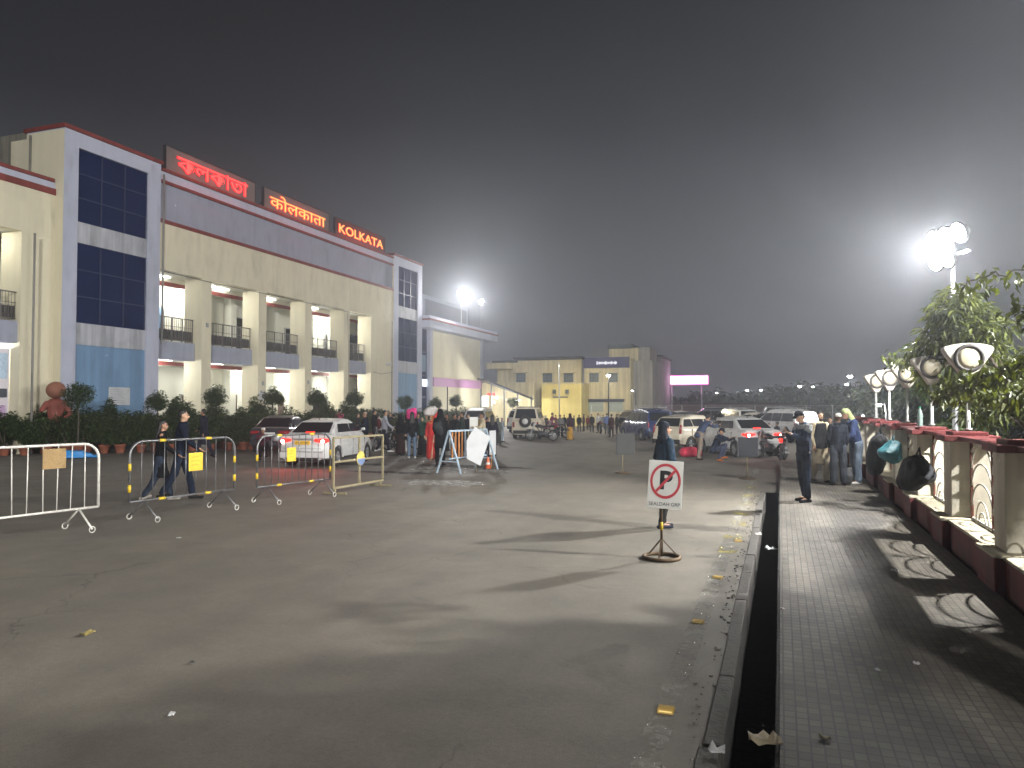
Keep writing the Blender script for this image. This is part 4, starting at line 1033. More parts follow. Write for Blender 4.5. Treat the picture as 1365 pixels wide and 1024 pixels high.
tl = [(104, 2.95, 'before the blue panel of the first tower', -25.7, 0), (210, 2.6, 'at the corner of the first tower', -24.3, 1), (288, 2.9, 'before the first lit bay', -23.6, 1), (363, 2.9, 'before the second column', -22.9, 1), (422, 2.9, 'before the third column', -22.6, 1), (474, 2.9, 'before the fourth column', -22.5, 1), (540, 2.7, 'before the second tower', -22.2, 0), (580, 2.6, 'beside the glass strip of the low block', -22.6, 1), (608, 2.8, 'before the pink sign band', -22.6, 1), (637, 2.8, 'at the end of the low block', -22.8, 0)]
ut = [False, False]
for px, h, lb, X, k in tl:
    Y, _ = onx(px, 560, X); lab = 'round-headed topiary tree in a pot ' + lb; s_ = h / (2.85 if k == 0 else 2.55)
    if px == 637: Y = 64
    if not ut[k]:
        ut[k] = True; q = tp[k]; q.location = (X, Y, 0); q.scale = (s_,) * 3; tag(q, lab, 'topiary', 'topiary trees before the station')
    else: place_copy(tp[k], (X, Y, 0), r.uniform(0, 6), lab, 'topiary trees before the station', s_)
# red-brown garden figure standing among the planters
gx, gy = -27.45, 22.25
t = thing('garden_sculpture', 'reddish brown rounded figure with big round head standing among the shrubs', 'sculpture', (gx, gy, .2), R(70))
M_RBR = mat('clay_red', (.20, .05, .035), .7, 0, .4, 2.5, .2, 20); M_RBR2 = mat('clay_brown', (.24, .10, .06), .7, 0, .35, 4, .2, 20)
b = MB(); b.hull([((0, 0, 1.15), (.26, .22, .25)), ((0, 0, 1.75), (.36, .28, .3))]); b.hull([((0, 0, .2), .2), ((0, 0, 1.2), .2)]); b.hull([((.3, 0, 1.8), .14), ((.52, -.1, 1.4), .09)]); b.hull([((-.3, 0, 1.8), .14), ((-.55, -.15, 1.55), .09)]); b.hull([((.52, -.1, 1.4), .09), ((.25, -.35, 1.25), .08)])
link('figure_body', remesh(b, .03, 'figure_body', 3, .015, 5), M_RBR, t)
b = MB(); b.ball((0, 0, 2.35), .36, 12, (1, .95, .95)); b.build('round_head', M_RBR2, t)
t = thing('tarpaulin', 'folded bright blue plastic sheet lying at the foot of the pots', 'tarpaulin', (*onz(98, 611), 0), R(60))
b = MB(); rq = random.Random(4)
for i in range(3):
    w_ = .75 - i * .2; b.prism([(-w_, -.25 + .05 * i), (w_, -.3), (w_ * .9, .25), (-w_ * .8, .3)], .02 + .09 * i, .10 + .09 * i)
link('sheet', remesh(b, .03, 'sheet', 3, .03, 4), mat('blue_plastic', (.02, .20, .50), .4, 0, .2, 4, .3, 10), t)

# ================================================================ CARS
M_TYRE = mat('tyre', (.018, .018, .018), .85, 0, .3, 20, .2, 80); M_RIM = mat('alloy', (.48, .49, .5), .3, .8, .15, 9); M_PLASTIC = mat('black_trim', (.015, .015, .016), .6, 0, .2, 12)
M_CGL = mat('car_glass', (.008, .010, .012), .06, 0, .2, 2, spec=.7)
M_TAILR = mat('tail_red', (.25, .008, .01), .2, 0, .2, 6); M_CLEAR = mat('lamp_clear', (.55, .56, .58), .12, .2, .2, 6)
G_BRAKE = glow('brake_glow', (1, .02, .012), 2.6); G_BRAKEW = glow('brake_core', (1, .72, .62), 16); M_PLATEY = mat('plate_yellow', (.68, .40, .03), .5, 0, .1, 9); M_PLATEW = mat('plate_white', (.6, .6, .58), .5, 0, .1, 9)
G_HEAD = glow('headlamp_glow', (1, .93, .75), 18)
def paint(name, col, rough=.28, dirt=.12):
    m = mat('paint_' + name, col, rough, 0, dirt, 1.5, 0, 10, 0, spec=.5); m.node_tree.nodes['Principled BSDF'].inputs['Coat Weight'].default_value = .6
    return m
def interp(tab, x):
    if x <= tab[0][0]: return tab[0][1]
    for (a, u), (c, v) in zip(tab, tab[1:]):
        if x <= c:
            t = (x - a) / (c - a); t = t * t * (3 - 2 * t) if False else t; return u + (v - u) * t
    return tab[-1][1]
CARS = {
 'sedan': dict(L=4.0, W=1.70, deck=[(-2.0, .72), (-1.93, .98), (-1.8, 1.03), (-1.35, 1.03), (-.5, .98), (.9, .97), (1.3, .92), (1.75, .80), (1.95, .66), (2.0, .55)], roof=[(-1.50, 1.03), (-.88, 1.41), (-.3, 1.50), (.28, 1.455), (1.08, .98)], wb=(-1.22, 1.28), wr=.305, shp=[(-2, .90), (-1.75, .965), (-1, 1), (1.1, 1), (1.7, .94), (2.0, .80)]),
 'hatch': dict(L=3.7, W=1.66, deck=[(-1.85, .70), (-1.80, .95), (-1.7, 1.0), (-.5, .97), (.8, .98), (1.2, .95), (1.6, .82), (1.8, .66), (1.85, .55)], roof=[(-1.78, 1.0), (-1.5, 1.42), (-.6, 1.53), (.1, 1.50), (.92, .98)], wb=(-1.18, 1.17), wr=.29, shp=[(-1.85, .9), (-1.6, .97), (-1, 1), (1.0, 1), (1.6, .93), (1.85, .80)]),
 'mpv': dict(L=4.5, W=1.76, deck=[(-2.25, .70), (-2.2, 1.0), (-2.1, 1.05), (-.5, 1.02), (1.15, 1.05), (1.6, 1.0), (2.05, .85), (2.2, .7), (2.25, .6)], roof=[(-2.2, 1.05), (-1.95, 1.6), (-.9, 1.76), (.3, 1.72), (1.3, 1.06)], wb=(-1.35, 1.4), wr=.32, shp=[(-2.25, .92), (-2.0, .98), (-1, 1), (1.3, 1), (1.9, .95), (2.25, .82)]),
 'jeep': dict(L=4.0, W=1.70, deck=[(-2.0, .98), (-1.97, 1.10), (-1.9, 1.12), (-.5, 1.12), (1.0, 1.12), (1.2, 1.12), (1.85, 1.05), (1.95, 1.0), (2.0, .95)], roof=[(-1.96, 1.12), (-1.90, 1.80), (-.9, 1.86), (.55, 1.84), (.95, 1.13)], wb=(-1.15, 1.25), wr=.36, shp=[(-2, .97), (-1.8, 1), (1.0, 1), (1.3, .97), (2.0, .92)]),
}
def wheel(parent, x, y, r, s_):
    w = thing('x', 'x', 'x'); bpy.data.objects.remove(w)
    o = MB().lathe([(r * .62, -.10), (r * .94, -.095), (r, -.06), (r, .06), (r * .94, .095), (r * .62, .10)], (0, 0, 0), 28, 'X', False).build('tyre', M_TYRE, None)
    o.name = 'wheel'; o.location = (x, y, r); adopt(o, parent)
    b = MB(); b.lathe([(r * .66, .07), (r * .60, .085), (r * .55, .03), (r * .10, .0), (.0001, .0)], (0, 0, 0), 24, 'X', False)
    for k in range(7):
        a = 2 * math.pi * k / 7; c, n = math.cos(a), math.sin(a); M = Matrix(((1, 0, 0, 0), (0, c, -n, 0), (0, n, c, 0), (0, 0, 0, 1)))
        b.box(.045, .085, r * .08, r * .60, -r * .055, r * .055, M)
    b.lathe([(r * .14, .05), (r * .13, .1), (.0001, .105)], (0, 0, 0), 14, 'X', False)
    if s_ < 0: b.v = [(-p[0], p[1], p[2]) for p in b.v]
    b.build('rim', M_RIM, o); return o
def car(kind, label, loc, rz, pm, brake=False, plate=None, head=False, group='cars in the station yard', light=False, detail=True, spare=False, ptext=None):
    C = CARS[kind]; t = thing(kind if kind in ('sedan', 'jeep') else ('hatchback' if kind == 'hatch' else 'minivan'), label, 'car', loc, rz, group)
    hw = C['W'] / 2; L2 = C['L'] / 2; dk = C['deck']; n = 34; sec = []
    for i in range(n):
        y = -L2 + C['L'] * (i / (n - 1)); k = interp(C['shp'], y); z = interp(dk, y); w = hw * k; zb = .23 + .05 * max(0, abs(y) - L2 * .8)
        e_ = 1 if 0 < i < n - 1 else .93
        sec.append([(.0, zb), (w * .8 * e_, zb), (w * .97 * e_, zb + .06), (w * .995 * e_, .42), (w * 1.0 * e_, .60), (w * .985 * e_, max(.62, z - .16)), (w * .955 * e_, z - .07), (w * .90 * e_, z - .015), (w * .7 * e_, z + .008), (0, z + .02)])
    b = MB(); vs = []; m_ = len(sec[0]); full = 2 * m_ - 2
    for i, s_ in enumerate(sec):
        y = -L2 + C['L'] * (i / (n - 1)); ring = [(x, y, z) for x, z in s_] + [(-x, y, z) for x, z in s_[-2:0:-1]]; vs += ring
    fs = [(i * full + k, i * full + (k + 1) % full, (i + 1) * full + (k + 1) % full, (i + 1) * full + k) for i in range(n - 1) for k in range(full)]
    fs += [tuple(range(full))[::-1], tuple(range((n - 1) * full, n * full))]
    b.add(vs, fs, True); me = b.mesh('car_body')
    cut = MB()
    for y in C['wb']:
        for s_ in (-1, 1): cut.lathe([(C['wr'] + .055, s_ * (hw - .26)), (C['wr'] + .055, s_ * (hw + .2))], (0, y, C['wr'] + .01), 28, 'X')
    cm = cut.mesh('cut'); co = bpy.data.objects.new('cut', cm); TMP.collection.objects.link(co)
    def f(o):
        q = o.modifiers.new('b', 'BOOLEAN'); q.operation = 'DIFFERENCE'; q.object = co; q.solver = 'EXACT'
    me = bake(me, f); bpy.data.objects.remove(co)
    me.name = 'car_body'
    for p in me.polygons: p.use_smooth = True
    bd = link('car_body', me, pm, t); md = bd.modifiers.new('n', 'EDGE_SPLIT'); md.split_angle = R(38)
    # wheels, liners
    for y in C['wb']:
        for s_ in (-1, 1): wheel(t, s_ * (hw - .115), y, C['wr'], s_)
    b = MB(); b.box(-hw + .25, hw - .25, -L2 + .2, L2 - .25, .2, .5); b.build('underbody', M_PLASTIC, t)
    # cabin shell
    rf = C['roof']; wb_, wt = hw * .90, hw * .70; secs = []; rb, r1, r2, r3, f0 = rf
    def halfw(z, z0=rf[0][1], z1=max(p[1] for p in rf)): return wb_ + (wt - wb_) * max(0, min(1, (z - z0) / (z1 - z0)))
    b = MB(); bot_r = (rb[0], rb[1]); bot_f = (f0[0], f0[1])
    pts = [rb, r1, r2, r3, f0]; zb = min(rb[1], f0[1]) - .05
    vs = []
    for (y, z) in pts:
        w = halfw(z); vs += [(-w, y, z - .03 if z > 1.2 else z), (-w * .80, y, z + (.012 if z > 1.2 else 0)), (w * .80, y, z + (.012 if z > 1.2 else 0)), (w, y, z - .03 if z > 1.2 else z)]
    base = len(vs)
    for (y, z) in pts: vs += [(-wb_, max(rb[0], min(f0[0], y)), zb), (wb_, max(rb[0], min(f0[0], y)), zb)]
    fs = []
    for i in range(4):
        for k in range(3): fs.append((i * 4 + k, i * 4 + k + 1, i * 4 + k + 5, i * 4 + k + 4))
        fs.append((i * 4, (i + 1) * 4, base + (i + 1) * 2, base + i * 2)); fs.append((i * 4 + 3, base + i * 2 + 1, base + (i + 1) * 2 + 1, (i + 1) * 4 + 3))
    b.add(vs, fs, False); link('cabin', b.mesh('cabin'), pm, t, .06)
    # panes
    def pane(name, quad, off=.012, mt=M_CGL):
        q = [Vector(p) for p in quad]; c = sum(q, Vector()) / len(q); nrm = (q[1] - q[0]).cross(q[2] - q[0]).normalized()
        if nrm.dot(c - Vector((0, 0, .9))) < 0: nrm = -nrm
        v0 = [p + nrm * off for p in q]; v1 = [p - nrm * .03 for p in q]; k = len(q)
        bb = MB(); bb.add(v0 + v1, [tuple(range(k)), tuple(range(k, 2 * k))[::-1]] + [(i, (i + 1) % k, k + (i + 1) % k, k + i) for i in range(k)]); return bb.build(name, mt, t)
    def lerp2(a, c, u): return (a[0] + (c[0] - a[0]) * u, a[1] + (c[1] - a[1]) * u)
    a, c = lerp2(rb, r1, .10), lerp2(rb, r1, .90); wa, wc = halfw(a[1]) * .84, halfw(c[1]) * .84
    pane('rear_window', [(-wa, a[0], a[1]), (wa, a[0], a[1]), (wc, c[0], c[1]), (-wc, c[0], c[1])], .02)
    a, c = lerp2(f0, r3, .08), lerp2(f0, r3, .92); wa, wc = halfw(a[1]) * .88, halfw(c[1]) * .86
    pane('windscreen', [(-wa, a[0], a[1]), (wa, a[0], a[1]), (wc, c[0], c[1]), (-wc, c[0], c[1])], .02)
    zt = min(r1[1], r3[1]) - .075; zl = max(rb[1], f0[1]) + .045; B_ = (rb[0] * .12 + f0[0] * .12)
    def yr(z): return rb[0] + (r1[0] - rb[0]) * (z - rb[1]) / (r1[1] - rb[1])
    def yf(z): return f0[0] + (r3[0] - f0[0]) * (z - f0[1]) / (r3[1] - f0[1])
    for s_ in (-1, 1):
        def S(y, z): return (s_ * (halfw(z) + .0), y, z)
        pane('side_window', [S(B_ + .04, zl), S(yf(zl) - .16, zl), S(yf(zt) - .10, zt), S(B_ + .04, zt)])
        rb_ = yr(zl) + .45 if kind != 'sedan' else yr(zl) + .42
        pane('side_window', [S(max(rb_, -1.05 if kind == 'sedan' else -.85), zl), S(B_ - .05, zl), S(B_ - .05, zt), S(max(yr(zt) + .12, -.95 if kind != 'sedan' else -9), zt)])
        if kind != 'sedan': pane('quarter_window', [S(yr(zl) + .16, zl), S(-.95, zl), S(-1.03, zt), S(yr(zt) + .10, zt)])
        mb = MB(); mb.hull([((s_ * (hw + .06), yf(zl) - .28, zl + .06), (.07, .045, .05)), ((s_ * (hw + .10), yf(zl) - .30, zl + .06), (.05, .04, .055))]); mb.bar((s_ * (hw - .06), yf(zl) - .24, zl), (s_ * (hw + .05), yf(zl) - .27, zl + .03), .03); mb.build('mirror', pm, t)
        if detail:
            for y in (B_ + .18, B_ - .85): MB().box(s_ * hw - .012, s_ * hw + .022, y, y + .15, .80, .825).build('door_handle', pm, t, .004)
            mb = MB()
            for y in (B_, f0[0] - .12, B_ - 1.0): mb.box(s_ * hw * .985 - .012, s_ * hw * .985 + .0145, y - .006, y + .006, .34, .93)
            mb.build('door_gap', M_PLASTIC, t); MB().box(s_ * (hw - .02), s_ * (hw + .012), -.75, .8, .25, .31).build('sill_trim', M_PLASTIC, t)
    # rear furniture
    yb = -L2; zl_ = .80 if kind != 'jeep' else .86
    for s_ in (-1, 1):
        bb = MB()
        if kind == 'sedan': bb.hull([((s_ * (hw * .80), yb + .06, zl_ + .03), (.09, .06, .085)), ((s_ * (hw * .50), yb + .02, zl_ + .06), (.05, .03, .045)), ((s_ * (hw * .90), yb + .22, zl_ + .05), (.05, .10, .07))])
        elif kind == 'jeep': bb.box(s_ * hw * .82 - .05, s_ * hw * .82 + .05, yb - .02, yb + .05, .68, .98)
        else: bb.hull([((s_ * hw * .84, yb + .08, .78), (.06, .06, .06)), ((s_ * hw * .84, yb + .12, 1.05), (.05, .06, .08))])
        o = bb.build('tail_light', M_TAILR if not brake else G_BRAKE, t)
        if brake: MB().ball((s_ * hw * .78, yb - .0, zl_ + .02), .055, 8, (1, .5, 1)).build('bulb', G_BRAKEW, o)
        bb = MB(); bb.hull([((s_ * hw * .66, L2 - .14, .68), (.10, .06, .055)), ((s_ * hw * .80, L2 - .36, .73), (.06, .1, .05))]); bb.build('headlight', G_HEAD if head else M_CLEAR, t)
    if light:
        lamp('SPOT', (hw * .7, yb - .12, zl_), light, (1, .05, .04), .08, t, (hw * .9, yb - 2.2, -.3), 150); lamp('SPOT', (-hw * .7, yb - .12, zl_), light, (1, .05, .04), .08, t, (-hw * .9, yb - 2.2, -.3), 150)
    if head: lamp('SPOT', (hw * .7, L2 + .12, .66), head, (1, .93, .8), .06, t, (hw * .7, L2 + 8, .1), 70)
    if brake: MB().box(-.14, .14, rb[0] + (r1[0] - rb[0]) * (.88 if kind != 'sedan' else .12) - .05, rb[0] + (r1[0] - rb[0]) * (.88 if kind != 'sedan' else .12), rb[1] + .03 if kind == 'sedan' else r1[1] - .02, rb[1] + .075 if kind == 'sedan' else r1[1] + .02).build('high_brake_light', G_BRAKE, t)
    if kind == 'sedan' and detail:
        q = MB(); q.box(-hw * .72, hw * .72, yb - .004, yb + .03, .60, .607); q.box(-hw * .80, hw * .80, yb - .060, yb + .03, .502, .510); q.build('boot_gap', M_PLASTIC, t)
        MB().box(-.35, .35, yb - .018, yb + .02, .885, .91).build('boot_trim', M_RIM, t, .004); MB().box(-hw * .62, hw * .62, yb - .062, yb, .26, .33).build('diffuser', M_PLASTIC, t, .01)
        MB().bar((0, -.75, 1.44), (0, -.95, 1.60), .012).build('aerial', M_PLASTIC, t)
    MB().box(-hw * .86, hw * .86, yb - .055, yb + .06, .30, .50).build('rear_bumper', pm if kind == 'sedan' else M_PLASTIC, t, .03)
    MB().box(-hw * .80, hw * .80, L2 - .06, L2 + .05, .30, .50).build('front_bumper', pm if kind != 'jeep' else M_PLASTIC, t, .03)
    MB().box(-hw * .45, hw * .45, L2 - .03, L2 + .015, .52, .64).build('grille', M_PLASTIC, t, .01)
    pz = .72 if kind == 'sedan' else (.56 if kind != 'jeep' else .62)
    p_ = MB().box(-.25, .25, yb - .062 if kind != 'sedan' else yb - .02, yb + .02, pz, pz + .12).build('number_plate', plate or M_PLATEW, t, .004)
    if ptext is not False and detail:
        rp = random.Random(label); q = MB(); x = -.21
        while x < .20:
            w_ = rp.choice((.018, .026, .03)); q.box(x, x + w_ * .4, (yb - .064 if kind != 'sedan' else yb - .022), (yb - .0625 if kind != 'sedan' else yb - .0205), pz + .03, pz + .09); x += w_ + .012
        q.build('plate_marks', M_PLASTIC, p_)
    if spare:
        w = MB().lathe([(.18, -.09), (.33, -.085), (.35, -.05), (.35, .05), (.33, .085), (.18, .10)], (0, yb - .16, 1.02), 26, 'Y', True).build('spare_wheel', M_TYRE, t)
        MB().lathe([(.17, -.1), (.16, -.12), (.001, -.12)], (0, yb - .16, 1.02), 20, 'Y').build('spare_cover', M_PLATEW, w)
        MB().bar((-hw * .8, yb - .1, .45), (hw * .8, yb - .1, .45), .08).build('step', M_PLASTIC, t)
    if kind in ('mpv', 'jeep'):
        for s_ in (-1, 1): MB().tube([(s_ * wt * .9, r1[0] + .3, r2[1] + .02), (s_ * wt * .9, r1[0] + .4, r2[1] + .06), (s_ * wt * .9, r3[0] - .3, r2[1] + .05), (s_ * wt * .9, r3[0] - .2, r2[1])], .014, 6).build('roof_rail', GREY, t)
    return t
P_WHITE = paint('white', (.50, .50, .49)); P_CREAM = paint('cream', (.60, .54, .42)); P_BLUE = paint('blue', (.015, .03, .11)); P_DARK = paint('dark', (.022, .024, .03)); P_SILV = paint('silver', (.36, .37, .38)); P_GOLD = paint('champagne', (.34, .32, .27)); P_MAR = paint('maroon', (.16, .03, .03))
def at(px, py, f=0): x, y = onz(px, py); return (x, y, 0)
# nearest white sedan, braking, seen from rear right quarter
p1 = Vector((*onz(447, 622), 0)); p2 = Vector((*onz(494, 613), 0)); d = (p2 - p1).normalized(); rz0 = math.atan2(-d.x, d.y)
hd = rz0; fw_ = Vector((-math.sin(hd), math.cos(hd), 0)); rt_ = Vector((math.cos(hd), math.sin(hd), 0))
car('sedan', 'white sedan with glowing brake lights and yellow plate behind the barriers', (p1 + fw_ * 1.22 - rt_ * .74), hd, P_WHITE, True, M_PLATEY, light=40)
print('SEDAN', p1, p2, (p2 - p1).length, math.degrees(hd))
car('sedan', 'dark sedan half hidden behind the braking white sedan', (-20.2, 27.2, 0), R(20), P_DARK, detail=False)
a_ = Vector((*onz(978, 610), 0))
car('sedan', 'white sedan with brake light and small yellow plate, right of the road', (a_.x, a_.y + 1.9, 0), TH + R(14), P_WHITE, True, M_PLATEY, light=3)
a_ = Vector((*onz(908, 603), 0))
car('hatch', 'cream hatchback with lit tail lamp beside the right white sedan', (a_.x + .2, a_.y + 2.4, 0), TH - R(50), P_CREAM)
a_ = Vector((*onz(853, 588), 0))
car('mpv', 'dark blue minivan with white plate behind the grey board', (a_.x, a_.y + 2.0, 0), TH + R(12), P_BLUE)
a_ = Vector((*onz(693, 585), 0))
car('jeep', 'cream boxy jeep with spare wheel on its back door', (a_.x, a_.y + 1.8, 0), TH + R(-8), P_CREAM, spare=True)
car('mpv', 'white van parked beyond the jeep', (-17.2, 51.5, 0), TH + R(-20), P_WHITE, detail=False)
car('mpv', 'silver minivan parked left of the jeep under the canopy', (-20.0, 49.5, 0), TH + R(-10), P_SILV, detail=False)
rc = random.Random(9)
for px, py, k, pm, lb, rz in ((878, 583, 'hatch', P_DARK, 'black hatchback between the blue minivan and cream hatchback', 20), (866, 575, 'mpv', P_SILV, 'silver minivan roof showing behind the dark blue minivan', 8), (915, 580, 'sedan', P_DARK, 'dark sedan behind the cream hatchback', -70), (942, 577, 'mpv', P_DARK, 'black minivan in the middle of the back row', 80), (975, 578, 'mpv', P_WHITE, 'white minivan roof above the right white sedan', 15), (1000, 582, 'sedan', P_GOLD, 'champagne sedan behind the dark grey board', 75), (1018, 588, 'hatch', P_DARK, 'dark hatchback left of the capped man', 60), (1044, 590, 'mpv', P_WHITE, 'white minivan close behind the capped man', 14), (1030, 572, 'jeep', P_SILV, 'silver jeep at the far end of the back row', 80), (900, 571, 'sedan', P_WHITE, 'white sedan far back near the lit sign', 85), (836, 570, 'hatch', P_DARK, 'dark hatchback far back beside the crowd', 15), (960, 570, 'sedan', P_DARK, 'dark sedan far back before the wire fence', 80)):
    x, y = onz(px, py); car(k, lb, (x, y + 1.5, 0), TH + R(rz), pm, detail=False)
# ---------------- motorbikes
def bike(label, loc, rz, col, light=0):
    t = thing('motorbike', label, 'motorbike', loc, rz, 'motorbikes in the yard'); cm = mat('bike_' + label[:9], col, .3, .1, .2, 4)
    for y in (-.62, .62):
        o = MB().lathe([(.23, -.045), (.28, -.04), (.30, 0), (.28, .04), (.23, .045)], (0, y, .30), 24, 'X', False).build('wheel', M_TYRE, t)
        b = MB()
        for k in range(6): a = math.pi * k / 6; b.bar((0, y - .24 * math.cos(a), .3 - .24 * math.sin(a)), (0, y + .24 * math.cos(a), .3 + .24 * math.sin(a)), .014)
        b.build('spokes', M_RIM, o)
    b = MB(); b.hull([((0, .18, .82), (.13, .22, .10)), ((0, -.05, .78), (.10, .1, .08))]); b.build('tank', cm, t)
    b = MB(); b.hull([((0, -.15, .80), (.11, .06, .04)), ((0, -.68, .84), (.10, .1, .045))]); b.build('saddle', M_PLASTIC, t)
    b = MB(); b.hull([((0, .1, .42), (.14, .16, .15)), ((0, -.12, .40), (.13, .12, .12))]); b.build('engine', DARKM, t)
    b = MB(); b.bar((-.08, .62, .3), (-.08, .40, .98), .035); b.bar((.08, .62, .3), (.08, .40, .98), .035); b.tube([(-.34, .28, 1.02), (-.1, .40, 1.0), (.1, .40, 1.0), (.34, .28, 1.02)], .015, 6); b.build('fork', GREY, t)
    b = MB(); b.bar((0, .35, .85), (0, -.1, .3), .05); b.bar((0, -.1, .35), (0, -.62, .3), .06); b.bar((.07, -.6, .62), (.07, -.62, .3), .03); b.bar((0, .3, .8), (0, -.6, .78), .04); b.build('frame', DARKM, t)
    b = MB(); b.hull([((0, .52, .88), (.10, .08, .10)), ((0, .46, 1.0), (.08, .05, .05))]); b.build('headlamp', cm, t)
    b = MB(); b.hull([((0, -.80, .80), (.07, .05, .04)), ((0, -.72, .74), (.06, .06, .06))]); b.build('tail_light', G_BRAKE if light else M_TAILR, t)
    MB().tube([(.16, .05, .32), (.17, -.75, .38)], [.035, .045], 8).build('exhaust', M_RIM, t)
    b = MB(); b.hull([((0, .62, .63), (.05, .22, .02)), ((0, .62, .60), (.05, .28, .02))]); b.build('mudguard', cm, t)
    if light: lamp('POINT', (0, -.95, .8), light, (1, .1, .06), .05, t)
    return t
bike('red motorbike with lit tail lamp left of the capped man', (*onz(1044, 616), 0), TH + R(-25), (.10, .02, .02), 2)
bike('black motorbike standing behind the front of the white sedan', (*onz(515, 602), 0), TH + R(70), (.02, .02, .025))
bike('maroon motorbike parked in the mid yard left of the crowd', (*onz(742, 584), 0), TH + R(60), (.20, .03, .08))
bike('dark scooter ridden into the mid yard crowd', (*onz(722, 588), 0), TH + R(80), (.03, .03, .04))
bike('pale motorbike parked among the people by the shop fronts', (*onz(801, 578), 0), TH + R(-10), (.3, .3, .3))
bike('dark motorbike left of the red motorbike', (*onz(1027, 612), 0), TH + R(20), (.03, .03, .03))
bike('second dark motorbike behind the queue at the left', (*onz(536, 600), 0), TH + R(110), (.02, .03, .02))
# ================================================================ FAR BUILDINGS AND LIGHTS
def T(px0, px1, py0, py1, yp):  # pixel rectangle -> x0,x1,z0,z1 on plane y=yp
    a, z1 = ony(px0, (py0 + py1) / 2, yp); c, _ = ony(px1, (py0 + py1) / 2, yp); m_ = (px0 + px1) / 2
    return a, c, ony(m_, py1, yp)[1], ony(m_, py0, yp)[1]
M_YEL = mat('yellow_plaster', (.66, .58, .36), .85, 0, .2, .7, .1, 60, .2); M_YEL2 = mat('bright_yellow_plaster', (.72, .60, .22), .85, 0, .12, .7, .1, 60, .12)
M_SHUT = mat('window_shutter', (.06, .08, .10), .5, 0, .3, 3)
FY = 72.0
fb = thing('yellow_building', 'two-storey yellow building with flat roof, ledge and small windows', 'building', (-20, FY, 0))
def FB(name, px0, px1, py0, py1, m, d0=0, d1=.25, parent=None, ground=False):
    a, c, z0, z1 = T(px0, px1, py0, py1, FY); z0 = 0 if ground else z0
    return MB().box(a + 20, c + 20, d0, d1, z0, z1).build(name, m, parent or fb, fix=False)
FB('wall', 684, 775, 480, 560, M_YEL, 0, 8, None, True); FB('wall', 660, 684, 487, 560, M_YEL, .6, 8, None, True); FB('wall', 781, 842, 478, 560, M_YEL, -.6, 8, None, True)
FB('recess', 775, 781, 480, 560, M_BLUE, .3, 8, None, True)
M_GW = mat('grey_render', (.34, .33, .29), .85, 0, .3, .8, .1, 60, .3)
FB('side_wall', 842, 868, 480, 560, M_GW, .8, 8, None, True)
FB('coping', 658, 690, 481, 484, DARKM, -.5, 1); FB('coping', 686, 776, 476, 480, DARKM, -.4, 1); FB('ledge', 650, 684, 484, 492, M_YEL, -.4, .6)
FB('stair_tower', 806, 846, 462, 480, M_YEL, 2, 7); FB('stair_tower', 846, 861, 461, 482, M_GW, 2.3, 7); FB('tower_coping', 805, 838, 457, 463, M_SHUT, 1.8, 7.2)
sg = FB('blue_sign', 781, 841, 477, 491, mat('sign_blue', (.045, .05, .14), .6, 0, .2, 2), -.85, -.65)
rq = random.Random(2)
a, c, z0, z1 = T(798, 824, 481, 488, FY); q = MB(); x = a
while x < c:
    w_ = rq.uniform(.06, .16); h_ = rq.uniform(.12, .34); zc = (z0 + z1) / 2; q.box(x + 20, x + 20 + w_ * .6, -.89, -.86, zc - h_ / 2, zc + h_ / 2); x += w_
q.build('sign_marks', glow('sign_marks', (.9, .9, 1), .9, True), sg)
for px in (694.5, 730, 758, 794, 819):
    dz = -.62 if px > 780 else 0
    w = FB('window', px - 6, px + 6, 498, 509.5, M_SHUT, dz - .03, dz + .05); f = MB(); a, c, z0, z1 = T(px - 6, px + 6, 498, 509.5, FY); a += 20; c += 20
    for k in range(5): X = a + (c - a) * k / 4; f.box(X - .025, X + .025, dz - .07, dz - .035, z0, z1)
    for k in range(4): Z = z0 + (z1 - z0) * k / 3; f.box(a, c, dz - .075, dz - .04, Z - .025, Z + .025)
    f.build('frame', mat('shutter_frame', (.18, .22, .24), .6), w)
    FB('sunshade', px - 8, px + 8, 496.3, 497.6, M_YEL, dz - .5, dz + .1)
FB('shutter', 786, 806, 536, 549, mat('pale_shutter', (.34, .40, .37), .6, 0, .15, 2), -.66, -.55); FB('shutter', 812, 832, 536, 549, MATS['pale_shutter'], -.66, -.55); FB('shutter_lintel', 784, 834, 532, 536, M_MULL, -.8, -.5)
FB('orange_pillar', 776, 781, 528, 560, mat('orange_paint', (.42, .12, .05), .7), -.9, -.6, None, True)
an = thing('yellow_annex', 'bright yellow single-storey annex with two small square windows', 'building', (-20, FY - 3.5, 0))
def AN(name, px0, px1, py0, py1, m, d0, d1, ground=False, parent=None):
    a, c, z0, z1 = T(px0, px1, py0, py1, FY - 3.5); z0 = 0 if ground else z0
    return MB().box(a + 20, c + 20, d0, d1, z0, z1).build(name, m, parent or an, fix=False)
AN('wall', 722, 775, 512, 560, M_YEL2, 0, 3.4, True); AN('coping', 721, 776, 510.8, 512.2, M_YEL, -.12, 3.4)
for px in (739, 756): w_ = AN('window', px - 2.4, px + 2.4, 519.5, 525, M_SHUT, -.05, .1); AN('ledge', px - 3.2, px + 3.2, 525, 526, M_YEL, -.2, .1, False, w_)
AN('notice_line', 737, 757, 528.6, 530.4, M_SHUT, -.03, .02)
lamp('SPOT', (-18 + 20, -6, 5.5), 900, (1, .86, .5), .2, an, (1.5, 0, 2), 80)
MB().tube([(2, -6, 0), (2, -6, 5.6)], .05, 8).build('service_pole', GREY, an)
